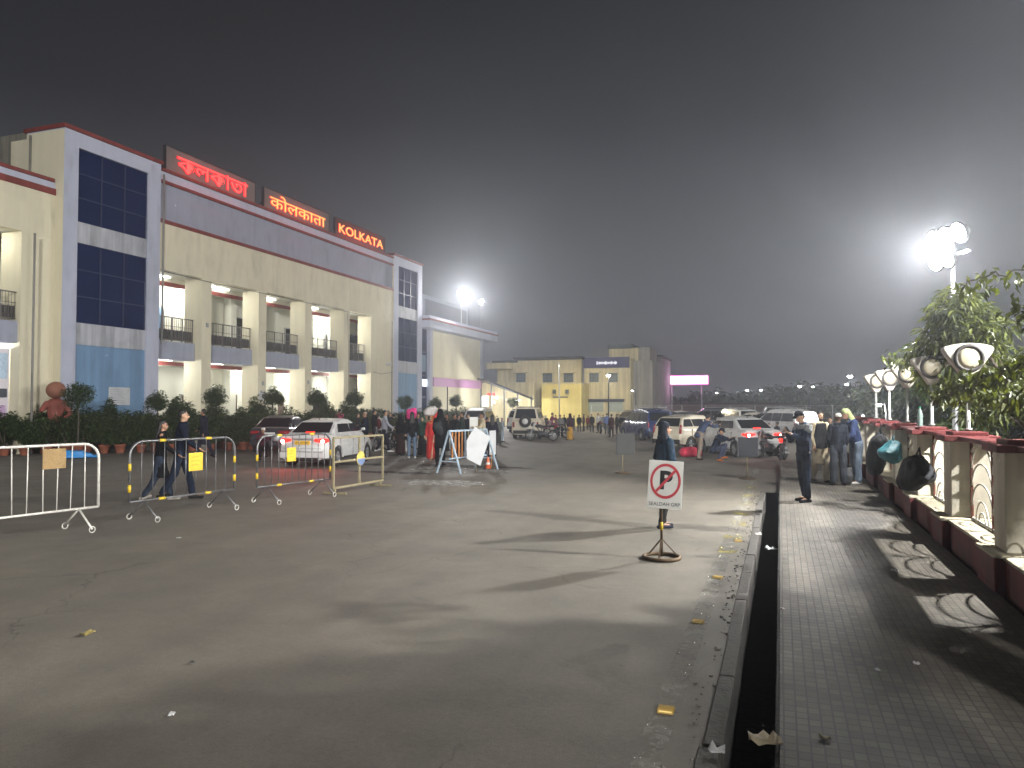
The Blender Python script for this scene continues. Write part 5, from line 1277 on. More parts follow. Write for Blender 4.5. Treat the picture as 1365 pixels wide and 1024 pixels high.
# canopy hall between station and yellow building
cn = thing('entrance_canopy', 'dark sloping sheet-metal canopy on posts over the lit entrance', 'canopy', (-24, 66, 0))
M_SHEET = mat('corrugated_sheet', (.10, .105, .115), .6, .3, .3, 1.2, .1)
def cpt(px, py, y): x, z = ony(px, py, y); return Vector((x + 24, y - 66, z))
b = MB(); q = [cpt(636, 504, 68), cpt(652, 507, 64), cpt(711, 531, 64), cpt(700, 527, 70)]; q2 = [p - Vector((0, 0, .18)) for p in q]
b.add(q + q2, [(0, 1, 2, 3), (7, 6, 5, 4), (0, 4, 5, 1), (1, 5, 6, 2), (2, 6, 7, 3), (3, 7, 4, 0)]); b.build('roof_sheet', M_SHEET, cn)
for px in (655, 672, 690, 708):
    p = cpt(px, 525, 64.3); MB().tube([(p.x, p.y, 0), (p.x, p.y, 3.2 + (690 - px) * .02)], .07, 8).build('post', GREY, cn)
b = MB(); p = cpt(642, 540, 69); q_ = cpt(712, 560, 69); b.box(p.x, q_.x, p.y, p.y + .2, 0, 4.2); b.build('rear_wall', M_YEL, cn)
for (x0, x1, y0, y1, m_) in ((643, 651, 528, 542, glow('lit_board', (.95, 1, 1), 3.0)), (655, 663, 529, 531.5, M_TUBE), (656, 660, 535, 537, M_TUBE), (685, 693, 533, 534.5, M_TUBE), (650, 661, 524, 527, glow('red_board', (1, .12, .12), .9))):
    a, c, z0, z1 = T(x0, x1, y0, y1, 64.6); MB().box(a + 24, c + 24, -1.5, -1.4, z0, z1).build('lit_sign', m_, cn, fix=False)
lamp('POINT', (0, -1.2, 2.6), 900, (1, 1, .95), .3, cn)
# pink lit sign on poles
a, c, z0, z1 = T(886.5, 943.5, 501.5, 512, 88)
t = thing('billboard', 'long glowing white and pink sign high above the parked cars', 'sign', ((a + c) / 2, 88, 0)); w_ = (c - a) / 2
MB().box(-w_, w_, 0, .25, z0, z1).build('lit_face', glow('billboard_white', (1.0, .86, .98), 3.2, True), t)
MB().box(-w_ - .06, w_ + .06, .02, .4, z0 - .1, z0).box(-w_ - .06, w_ + .06, .02, .4, z1, z1 + .1).box(-w_ - .08, -w_, .02, .4, z0, z1).box(w_, w_ + .08, .02, .4, z0, z1).build('frame', glow('billboard_pink', (1, .12, .5), 1.2), t)
q = MB()
for i, (u0, u1) in enumerate(((.0, .5), (.02, .46))): q.box(u0 * w_, u1 * w_, -.02, -.01, (z0 + z1) / 2 - .12 + i * .2, (z0 + z1) / 2 - .07 + i * .2)
q.build('text_lines', mat('sign_mauve', (.3, .15, .3), .6), t)
for x in (-w_ * .7, w_ * .7): MB().tube([(x, .3, 0), (x, .3, z1)], .09, 8).build('post', GREY, t)
lamp('POINT', (0, -1.2, (z0 + z1) / 2), 250, (1, .45, .85), .5, t)
# roof floodlights of the ticket block
for px, py, w_, lb, n, yy in ((611, 391, 9000, 'large white floodlight on a mast rising from the ticket block roof', 2, 62.4), (637, 403, 900, 'small white floodlight on the ticket block roof, right of the large one', 1, 67.1)):
    Y, Z = onx(px, py, -27.5)
    t = mast(lb, (-27.2, Y, 9.45), Z - 9.45, n, w_, (-8, Y - 22, 0), kind='SPOT', ang=140, size=.3, pole_r=.035, arm=.6, lensw=.62 if n == 2 else .5)
# street lamps in the distance
G_ST = glow('street_lamp_glow', (1, 1, .93), 60)
def slamp(label, px, py, yp, h=None, w=300, r=.16, col=(1, .98, .9), arm=.8, double=False):
    X, Z = ony(px, py, yp); t = thing('street_lamp', label, 'street lamp', (X, yp, 0), 0, 'distant street lamps')
    MB().tube([(arm, 0, 0), (arm, 0, Z * .8), (arm * .8, 0, Z + .05), (.1, 0, Z + .12)], [.06, .05, .03, .025], 8).build('pole', DARKM, t)
    MB().hull([((0, 0, Z + .06), (.22, .1, .05)), ((.2, 0, Z + .08), (.12, .08, .05))]).build('lamp_head', DARKM, t)
    MB().ball((0, 0, Z), r * .8, 6, (1, .8, .5)).build('bulb', G_ST, t)
    lamp('POINT', (0, 0, Z - .25), w * .3, col, .1, t); return t
slamp('street lamp high behind the fan lamps, upper of the right pair', 1133, 502, 62, w=900, r=.24, arm=.0)
slamp('street lamp just below the upper right one', 1129, 512.5, 70, w=500, r=.18)
slamp('street lamp above the capped man', 1066, 515, 75, w=700, r=.20)
slamp('street lamp right of the one above the capped man', 1083.5, 515.8, 85, w=400, r=.16)
slamp('street lamp in the left middle of the tree line', 996, 520.5, 95, w=600, r=.18)
slamp('street lamp right beside the middle one in the tree line', 1014.5, 520.5, 100, w=500, r=.18)
slamp('street lamp nearest the glowing sign', 955.5, 524, 105, w=400, r=.16)
slamp('small wall light low behind the far fence pillars', 1151, 554, 60, w=150, r=.12, arm=.3)
slamp('bright lamp low behind the pair of far fan lamps', 1171, 540, 34, w=900, r=.14, arm=.3)
slamp('bulb lamp in front of the yellow building windows', 811, 500.5, 60, w=3000, r=.22, arm=.0, col=(1, .85, .55))
slamp('wall lamp at the right corner of the yellow building', 843, 521, 68, w=80, r=.13, arm=.3)
# far tree line
cl_far = []
for k, (px, top, yp, w_) in enumerate(((890, 528, 118, 4), (925, 524, 125, 5), (958, 522, 112, 4), (985, 517, 120, 5), (1012, 519, 116, 4.5), (1040, 514, 122, 5), (1068, 516, 100, 4.5), (1092, 510, 108, 5), (1118, 508, 92, 4.5), (1145, 512, 80, 4), (1170, 515, 70, 3.5), (1196, 505, 62, 4), (1225, 500, 56, 4), (1262, 505, 50, 4), (1310, 500, 46, 4))):
    X, Z = ony(px, top, yp); rk = random.Random(100 + k)
    cl = [((rk.uniform(-w_, w_) * .8, rk.uniform(-1.5, 1.5), Z * rk.uniform(.35, .85)), (w_ * .38, w_ * .38, Z * .22)) for _ in range(9)]
    nb = ['behind the right side of the glowing sign', 'right of the glowing sign', 'under the lamp nearest the sign', 'left of the middle street lamps', 'beyond the right middle street lamp', 'beyond the dark grey board', 'under the lamp above the capped man', 'behind the bearded man', 'behind the white-capped man', 'behind the green hood', 'behind the far pair of fan lamps', 'behind the lit near tree', 'deep behind the second fan lamp', 'deep behind the largest fan lamp', 'deep behind the right edge of the fence']
    tree('distant_tree', 'hazy dark distant tree ' + nb[k], (X, yp, 0), Z, cl, 210, .55, .3, M_LEAF_M, 200 + k, 'distant tree line', .14)
# wire fence on thin posts across the back of the yard
t = thing('wire_fence', 'tall wire fence on thin pale posts across the back of the yard', 'fence', (-16, 66, 0)); fm = mat('fence_post', (.42, .42, .40), .5, .3, .2, 5)
for k in range(13): MB().tube([(k * 2.0, 0, 0), (k * 2.0, 0, 1.95)], .035, 6).build('post', fm, t)
b = MB()
for z in (1.92, 1.4, .9): b.tube([(0, 0, z), (24, 0, z)], .012, 5)
for k in range(160): b.bar((k * .15, 0, .3), (k * .15, 0, 1.9), .004)
b.build('wire', fm, t)
t = thing('brown_shed_wall', 'long low brown wall beyond the parked cars', 'wall', (-4, 95, 0)); MB().box(-14, 30, 0, .4, 0, 2.2).build('panel', mat('brown_wall', (.10, .07, .05), .9, 0, .3, .5), t)
MB().box(-14, 30, -.05, .45, 2.2, 2.3).build('coping', M_GBRD, t)
# hanging grey banner-like hall behind the yellow building
t = thing('far_hall', 'tall grey hall fading into haze right of the yellow building', 'building', (-10.5, 80, 0))
a, c, z0, z1 = T(846, 880, 476, 560, 80); MB().box(a + 10.5, c + 10.5, 0, 8, 0, z1).build('wall', mat('hall_grey', (.26, .25, .24), .85, 0, .4, .8, 0, 10, .5), t)
MB().box(a + 10.3, c + 10.7, -.2, 8.2, z1, z1 + .2).build('coping', DARKM, t)
# ================================================================ PEOPLE
SKIN = mat('skin_brown', (.27, .14, .085), .55, 0, .12, 6); SKIN2 = mat('skin_tan', (.36, .21, .13), .55, 0, .12, 6)
HAIR = mat('hair_black', (.008, .007, .006), .55, 0, .3, 25, .5, 60)
_cloth = {}
def cloth(c):
    k = tuple(round(v, 3) for v in c)
    if k not in _cloth:
        dk = .5 if max(c) < .09 else (.8 if max(c) < .3 else 1.0)
        _cloth[k] = mat('fabric_%d' % len(_cloth), tuple(v * dk for v in c), .9, 0, .3, 7, .35, 45, spec=.12)
    return _cloth[k]
# pose: leg = (thigh fwd deg, knee deg), arm = (fwd, out, elbow, elbow inward twist)
POSES = {
 'stand': dict(L=(4, 5), Rr=(-3, 3), la=(6, 8, 18, 10), ra=(3, 8, 14, 10)),
 'walk': dict(L=(17, 6), Rr=(-12, 20), la=(-22, 7, 22, 8), ra=(24, 7, 28, 8), lean=4),
 'phone': dict(L=(2, 4), Rr=(-4, 4), la=(26, 10, 98, 32), ra=(28, 10, 104, 32), head=28),
 'armsfront': dict(L=(5, 6), Rr=(-3, 3), la=(22, 12, 74, 50), ra=(20, 12, 78, 50), head=10),
 'bend': dict(L=(12, 14), Rr=(-6, 8), la=(52, 6, 36, 12), ra=(48, 6, 40, 12), lean=38, head=20),
 'stoop': dict(L=(8, 10), Rr=(-4, 6), la=(14, 6, 34, 26), ra=(12, 6, 40, 26), lean=17, head=30),
 'carry': dict(L=(12, 8), Rr=(-10, 12), la=(150, 18, 62, -10), ra=(2, 8, 18, 8)),
 'crouch': dict(L=(112, 128), Rr=(100, 122), la=(60, 8, 40, 12), ra=(56, 8, 44, 12), lean=26, head=14),
 'ride': dict(L=(68, 66), Rr=(68, 66), la=(58, 12, 26, 6), ra=(58, 12, 26, 6), lean=12),
 'pocket': dict(L=(3, 4), Rr=(-6, 6), la=(-4, 16, 46, 24), ra=(-4, 16, 46, 24), head=4),
 'turn': dict(L=(10, 8), Rr=(-8, 10), la=(34, 8, 62, 26), ra=(-4, 8, 20, 6), head=6),
}
def skeleton(P):
    J = {}; lean = R(P.get('lean', 0))
    def fwd(a, l): return Vector((0, math.sin(a) * l, -math.cos(a) * l))
    hipz = .90; foot_low = 9
    legs = {}
    for k, s_ in (('L', -1), ('Rr', 1)):
        th, kn = P[k]; h = Vector((s_ * .095, 0, 0)); knee = h + fwd(R(th), .43) + Vector((s_ * .012, 0, 0)); an = knee + fwd(R(th - kn), .42)
        legs[s_] = (h, knee, an); foot_low = min(foot_low, an.z)
    dz = -foot_low + .075
    for s_ in (-1, 1):
        h, kn, an = [p + Vector((0, 0, dz)) for p in legs[s_]]; J['hip', s_] = h; J['knee', s_] = kn; J['ank', s_] = an
        th, kk = P['L' if s_ < 0 else 'Rr']; pitch = R(th - kk) if an.z > .1 else 0
        J['toe', s_] = an + Vector((s_ * .025, math.cos(pitch) * .175, -.05 - math.sin(-pitch) * -.1 if pitch < 0 else -.05))
        J['heel', s_] = an + Vector((0, -.045, -.045))
    pel = Vector((0, 0, dz)); J['pel'] = pel
    def up(l, y=0): return pel + Vector((0, math.sin(lean) * l + math.cos(lean) * y, math.cos(lean) * l - math.sin(lean) * y))
    J['waist'] = up(.18); J['chest'] = up(.38); J['neck'] = up(.56, .0); J['up'] = up
    for s_, k in ((-1, 'la'), (1, 'ra')):
        f, o, e_, tw = P[k]; sh = up(.495, 0) + Vector((s_ * .175, 0, 0)); J['sh', s_] = sh
        a = R(f) + lean * .35; d = Vector((s_ * math.sin(R(o)), math.sin(a) * math.cos(R(o)), -math.cos(a) * math.cos(R(o)))); el = sh + d * .285; J['el', s_] = el
        b_ = a + R(e_); d2 = Vector((-s_ * math.sin(R(tw)), math.sin(b_) * math.cos(R(tw)), -math.cos(b_) * math.cos(R(tw)))); wr = el + d2 * .25; J['wr', s_] = wr; J['hd', s_] = d2
    hp = R(P.get('head', 0)) + lean * .55; J['head_dir'] = Vector((0, math.sin(hp), math.cos(hp))); J['face'] = Vector((0, math.cos(hp), -math.sin(hp)))
    J['head'] = J['neck'] + J['head_dir'] * .145
    return J
def head_parts(b, J, yaw=0):
    H = J['head']; u = J['head_dir']; f = J['face']; sd = u.cross(f) * -1
    def P_(x, y, z): return H + sd * x + f * y + u * z
    b.hull([(P_(0, -.012, .035), (.073, .085, .078)), (P_(0, .0, -.01), (.068, .075, .07))])
    b.hull([(P_(0, .02, -.03), (.058, .06, .05)), (P_(0, .052, -.088), (.026, .024, .02))])
    b.hull([(P_(0, .078, .015), .010), (P_(0, .104, -.022), .012), (P_(.012, .088, -.03), .008), (P_(-.012, .088, -.03), .008)])
    b.hull([(P_(.03, .07, .028), .010), (P_(-.03, .07, .028), .010)])
    b.hull([(P_(.02, .078, -.058), .008), (P_(-.02, .078, -.058), .008), (P_(0, .084, -.056), .008)])
    for s_ in (-1, 1): b.hull([(P_(s_ * .076, -.008, .012), (.008, .016, .022)), (P_(s_ * .074, -.006, -.02), (.007, .01, .012))])
    return P_
def hand(b, J, s_, curl=.5):
    w = J['wr', s_]; d = J['hd', s_].normalized(); side = Vector((1, 0, 0)) if abs(d.x) < .8 else Vector((0, 1, 0)); a = d.cross(side).normalized(); c = a.cross(d).normalized()
    pc = w + d * .055; b.hull([(w + d * .005, (.022, .022, .022)), (pc + c * .028 + d * .03, .013), (pc - c * .028 + d * .028, .013), (pc + c * .022 - d * .03, .014), (pc - c * .022 - d * .03, .014)])
    for i, l in enumerate((.068, .078, .073, .056)):
        o = pc + d * .032 + c * (.027 - i * .018); k = o + d * l * .55 + a * (-s_) * l * curl * .2; e_ = k + (d * (1 - curl) - a * s_ * curl * 1.0).normalized() * l * .5
        b.hull([(o, .0095), (k, .0088)]); b.hull([(k, .0088), (e_, .0075)])
    o = pc + c * .03 - d * .02; k = o + (c * .7 + d * .7) * .035; e_ = k + (c * .2 + d * .9 - a * s_ * .3) * .03; b.hull([(o, .012), (k, .0105)]); b.hull([(k, .0105), (e_, .009)])
_people = {}
def figure(pose, top='jacket', bottom='trousers', head='hair', slim=1.0, hero=False, fingers=True):
    key = (pose, top, bottom, head, slim, hero)
    if key in _people: return _people[key]
    P = POSES[pose]; J = skeleton(P); vx = .0095 if hero else .014; out = {}
    b = MB(); up = J['up']
    P_ = head_parts(b, J)
    b.hull([(J['neck'] - Vector((0, 0, .06)), .055), (J['neck'] + J['head_dir'] * .07, .048)])
    b.hull([(J['pel'], (.115 * slim, .08, .09)), (J['waist'], (.115 * slim, .08, .07)), (J['chest'], (.14 * slim, .095, .09)), (up(.48), (.13 * slim, .075, .06))])
    for s_ in (-1, 1):
        b.hull([(J['hip', s_], .08), (J['knee', s_], .052)]); b.hull([(J['knee', s_], .05), (J['ank', s_], .035)]); b.hull([(J['ank', s_], .032), (J['toe', s_], .024), (J['heel', s_], .028)])
        b.hull([(J['sh', s_], .05), (J['el', s_], .038)]); b.hull([(J['el', s_], .037), (J['wr', s_], .026)]); hand(b, J, s_, .75 if pose == 'phone' else .45)
    out['body'] = remesh(b, vx * (.8 if hero else 1), 'person_body', 1)
    # top garment
    b = MB(); jk = top in ('jacket', 'hoodie'); tk = .026 if jk else .014
    lo = -.10 if jk else -.06
    b.hull([(up(lo), (.15 * slim + tk, .105 + tk * .6, .05)), (J['waist'], (.13 * slim + tk, .095 + tk, .07)), (J['chest'], (.15 * slim + tk, .105 + tk, .09)), (up(.485), (.15 * slim + tk, .08 + tk, .055))])
    b.hull([(up(.50), (.13, .07, .05)), (up(.57), (.056 + tk, .058 + tk, .03))])
    for s_ in (-1, 1):
        b.hull([(J['sh', s_] + Vector((-s_ * .02, 0, -.005)), .062 + tk * .5), (J['el', s_], .047 + tk * .5)]); b.hull([(J['el', s_], .046 + tk * .5), (J['wr', s_] - J['hd', s_] * .015, .034 + tk * .4)])
    if top in ('kurta', 'coat', 'shawl'):
        hem = -.46 if top == 'kurta' else (-.38 if top == 'coat' else -.30); kn = (J['knee', -1] + J['knee', 1]) / 2
        dirv = (kn - J['pel']).normalized() if pose not in ('crouch', 'ride') else Vector((0, .3, -.95))
        e_ = J['pel'] + dirv * (-hem); w = .20 if top == 'kurta' else .21
        b.hull([(J['waist'], (.14, .11, .06)), (J['pel'], (.165, .125, .06))]); b.hull([(J['pel'], (.165, .125, .06)), (e_, (w, .15, .025))])
    if top == 'shawl':
        b.hull([(J['chest'], (.24, .17, .12)), (up(.5), (.19, .12, .05)), (J['pel'] + Vector((0, .02, 0)), (.25, .17, .1))])
    if top == 'hoodie': b.hull([(J['neck'] - J['face'] * .07, (.085, .05, .05)), (J['neck'] - J['face'] * .05 + J['head_dir'] * .05, (.07, .045, .04))])
    out['top'] = remesh(b, vx, 'garment_top', 2, .016, 10)
    # bottom garment
    b = MB()
    if bottom in ('trousers', 'loose'):
        q = .012 if bottom == 'trousers' else .032
        b.hull([(J['pel'] + Vector((0, 0, .07)), (.135 * slim, .10, .03)), (J['pel'] - Vector((0, 0, .02)), (.155 * slim, .11, .07))])
        for s_ in (-1, 1):
            b.hull([(J['hip', s_] + Vector((0, 0, -.01)), .088 + q * .6), (J['knee', s_], .062 + q)]); b.hull([(J['knee', s_], .060 + q), (J['ank', s_] + (J['knee', s_] - J['ank', s_]) * .07, .046 + q * 1.1)])
    else:
        e_ = (J['ank', -1] + J['ank', 1]) / 2; b.hull([(J['pel'] + Vector((0, 0, .08)), (.14, .10, .03)), (J['pel'], (.18, .13, .07)), ((J['knee', -1] + J['knee', 1]) / 2, (.20, .17, .05))])
        b.hull([((J['knee', -1] + J['knee', 1]) / 2, (.20, .17, .05)), (Vector((e_.x, e_.y, .06)), (.24, .21, .02))])
    out['bottom'] = remesh(b, vx, 'garment_bottom', 2, .015, 9)
    b = MB()
    for s_ in (-1, 1):
        d = (J['toe', s_] - J['heel', s_]); hl = J['heel', s_]; to = J['toe', s_]
        b.hull([(hl + Vector((0, 0, .0)), (.038, .045, .035)), (J['ank', s_] + Vector((0, .01, -.02)), (.038, .042, .03))]); b.hull([(hl + Vector((0, .02, -.012)), (.037, .04, .022)), (to + Vector((0, -.02, .0)), (.044, .05, .030)), (J['ank', s_] + Vector((0, .04, -.02)), (.035, .03, .02))])
    out['shoes'] = remesh(b, .010, 'shoes', 1)
    zs = min(v.co.z for v in out['shoes'].vertices); out['dz'] = -zs
    # head gear
    b = MB(); H = J['head']
    if head in ('hair', 'long', 'cap', 'skull'):
        b.hull([(P_(0, -.022, .055), (.082, .088, .072)), (P_(0, -.045, .0), (.076, .062, .06))]) if head != 'skull' else b.hull([(P_(0, -.018, .068), (.08, .09, .055)), (P_(0, -.035, .045), (.078, .08, .03))])
        if head == 'long': b.hull([(P_(0, -.05, .0), (.085, .05, .06)), (up(.42, -.11), (.10, .035, .05))])
        if head == 'cap':
            b.hull([(P_(0, -.01, .075), (.088, .096, .06)), (P_(0, -.03, .05), (.086, .085, .03))]); b.hull([(P_(0, .07, .06), (.068, .04, .008)), (P_(0, .13, .045), (.055, .03, .006))])
    elif head in ('scarf', 'hood'):
        b.hull([(P_(0, -.03, .05), (.096, .098, .082)), (P_(0, -.045, -.02), (.094, .075, .075))]); b.hull([(P_(0, -.05, -.03), (.092, .07, .06)), (up(.50, -.03), (.14, .09, .05))])
        if head == 'scarf': b.hull([(up(.52, -.03), (.15, .1, .05)), (up(.32, -.08), (.15, .07, .04))]); b.hull([(P_(0, .0, -.12), (.06, .05, .02)), (up(.47, .04), (.10, .06, .04))])
    elif head == 'turban':
        b.hull([(P_(0, -.02, .075), (.10, .11, .055)), (P_(0, -.02, .04), (.095, .10, .03))])
    out['hair'] = remesh(b, .010 if hero else .012, 'hair', 1, .004, 18)
    b = MB()
    for s_ in (-1, 1): b.ball(P_(s_ * .030, .080, .012), .0085, 6)
    b.build
    out['eyes'] = b.mesh('eyes'); out['J'] = J; out['P_'] = P_; out['h'] = max(v.co.z for v in out['hair'].vertices) + out['dz']
    _people[key] = out; return out
EYE = mat('eye_dark', (.012, .010, .010), .3)
def person(label, loc, face, H, pose='stand', top='jacket', bottom='trousers', head='hair', cols=((.03, .04, .07), (.02, .02, .03), (.01, .01, .01), (.03, .03, .03)), slim=1.0, hero=False, group=None, skin=SKIN, name='person', cat='person'):
    F = figure(pose, top, bottom, head, slim, hero)
    rz = {'A': TH, 'R': TH - math.pi / 2, 'L': TH + math.pi / 2, 'T': TH + math.pi}[face[0]] + R(face[1])
    t = thing(name, label, cat, loc, rz, group, H / F['h'] if pose in ('stand', 'walk', 'phone', 'armsfront', 'pocket', 'turn', 'carry') else H)
    top_c, bot_c, hair_c, shoe_c = cols
    nm = {'jacket': 'jacket', 'hoodie': 'hooded_jacket', 'kurta': 'long_shirt', 'coat': 'coat', 'shawl': 'shawl', 'shirt': 'shirt'}[top]
    def put(n, me, m, z=F['dz']):
        me2 = me.copy(); me2.materials.clear(); me2.materials.append(m); o = bpy.data.objects.new(n, me2); COL.objects.link(o); o.location = (0, 0, z); adopt(o, t); return o
    put('person_body', F['body'], skin); o = put(nm, F['top'], cloth(top_c)); put('trousers' if bottom != 'skirt' else 'skirt', F['bottom'], cloth(bot_c)); put('shoes', F['shoes'], cloth(shoe_c))
    hn = {'hair': 'hair', 'long': 'hair', 'cap': 'cap', 'skull': 'skullcap', 'scarf': 'headscarf', 'hood': 'hood', 'turban': 'turban'}[head]
    put(hn, F['hair'], HAIR if head in ('hair', 'long') else cloth(hair_c)); put('eyes', F['eyes'], EYE)
    t['_k'] = 0; del t['_k']
    return t, F
def ht(px_top, px_bot, X, Y):   # person height from the head and foot rows
    d = -X * math.sin(TH) + Y * math.cos(TH); return (px_bot - px_top) * d / FPX
def pz(label, px, py, top_px, face, z=0, **k):
    X, Y = onz(px, py, z); H = k.pop('H', None) or ht(top_px, py, X, Y); return person(label, (X, Y, z), face, H, **k)
NAVY = (.018, .028, .055); BLK = (.010, .011, .014); JEAN = (.05, .075, .13); LJEAN = (.17, .22, .29); WH = (.62, .62, .60); GRY = (.17, .18, .20); RED = (.45, .03, .03); ORA = (.50, .15, .04); PINK = (.60, .06, .18); CRM = (.50, .42, .28)
# --- near figures
pz('person in dark blue hooded jacket standing behind the no parking sign, facing right', 887, 704, 562, ('R', 18), pose='pocket', top='hoodie', head='hood', cols=((.022, .045, .075), (.035, .032, .032), (.015, .02, .03), (.03, .035, .06)), hero=True)
t, F = pz('person in dark cap and navy-grey jacket looking down at a phone on the pavement', 1072, 669, 548, ('L', 14), .16, pose='phone', top='jacket', head='cap', cols=((.030, .045, .085), (.012, .018, .035), (.012, .013, .018), (.012, .015, .025)), hero=True, skin=SKIN2)
# pale shoulder yoke and phone
J = F['J']; b = MB(); up = J['up']
b.hull([(up(.475), (.186, .116, .04)), (up(.54), (.12, .095, .03))])
for s_ in (-1, 1): b.hull([(J['sh', s_] + Vector((-s_ * .02, 0, 0)), .086), (J['sh', s_].lerp(J['el', s_], .22), .080)])
o = link('shoulder_yoke', remesh(b, .01, 'yoke', 3, .003), cloth((.20, .21, .21)), t); o.location = (0, 0, F['dz'])
hp = (J['wr', -1] + J['wr', 1]) / 2 + J['hd', 1] * .09; k = t.scale[0]
ph = thing('mobile_phone', 'small dark phone held in both hands by the person in the cap', 'phone', t.matrix_basis @ (hp + Vector((0, .02, F['dz'] + .03))), t.rotation_euler.z)
MB().box(-.036, .036, -.005, .005, -.07, .07, Matrix.Rotation(R(-40), 4, 'X')).build('case', M_BLK, ph, .003)
MB().box(-.033, .033, -.0062, -.0055, -.064, .064, Matrix.Rotation(R(-40), 4, 'X')).build('screen', glow('phone_screen', (.6, .75, 1), .8), ph)
t, F = pz('bearded person in dark waistcoat over a long cream shirt, facing the camera', 1094, 643, 548, ('T', 8), .16, pose='turn', top='kurta', bottom='loose', head='hair', cols=(CRM, CRM, BLK, (.05, .03, .02)), hero=True, skin=SKIN2)
J = F['J']; b = MB(); up = J['up']; b.hull([(up(-.08), (.20, .15, .03)), (J['waist'], (.178, .14, .07)), (J['chest'], (.188, .14, .08)), (up(.50), (.172, .105, .04))]); o = link('waistcoat', remesh(b, .01, 'waistcoat', 2, .008), cloth((.035, .035, .04)), t); o.location = (0, 0, F['dz'])
b = MB(); P_ = F['P_']; b.hull([(P_(0, .05, -.085), (.05, .035, .03)), (P_(0, .06, -.12), (.03, .022, .025))]); o = link('beard', remesh(b, .008, 'beard', 1, .004, 20), HAIR, t); o.location = (0, 0, F['dz'])
pz('person in white skullcap and dark grey jacket seen from behind', 1118, 647, 551, ('A', -6), .16, pose='stand', top='jacket', bottom='loose', head='skull', cols=((.028, .034, .05), (.07, .08, .10), (.72, .70, .64), (.04, .03, .03)), hero=True)
t, F = pz('bent person with pale green headscarf, navy jacket and light jeans by the fence', 1142, 645, 0, ('L', 12), .16, pose='stoop', top='jacket', bottom='loose', head='scarf', cols=((.03, .045, .11), LJEAN, (.30, .34, .16), WH), hero=True, H=1.0)
pz('walking person in long black coat behind the second barrier, left of the pair', 213, 668, 560, ('R', 20), pose='walk', top='coat', bottom='trousers', head='long', cols=(BLK, (.04, .055, .085), BLK, (.3, .27, .24)), hero=True)
pz('walking person in dark blue jacket behind the second barrier, right of the pair', 240, 666, 546, ('R', 12), pose='walk', top='jacket', bottom='trousers', head='hair', cols=((.012, .018, .035), (.02, .03, .055), BLK, (.03, .03, .03)), hero=True, skin=SKIN2)
pz('dark-clothed person walking beside the potted shrubs', 272, 612, 545, ('L', -10), pose='walk', top='coat', bottom='trousers', head='hair', cols=((.02, .02, .035), (.03, .03, .05), BLK, BLK))
pz('person in white shirt sitting low beside the braking white sedan', 348, 612, 0, ('T', 30), pose='crouch', top='jacket', bottom='trousers', head='skull', cols=((.12, .03, .05), BLK, (.6, .58, .55), BLK), H=1.0)
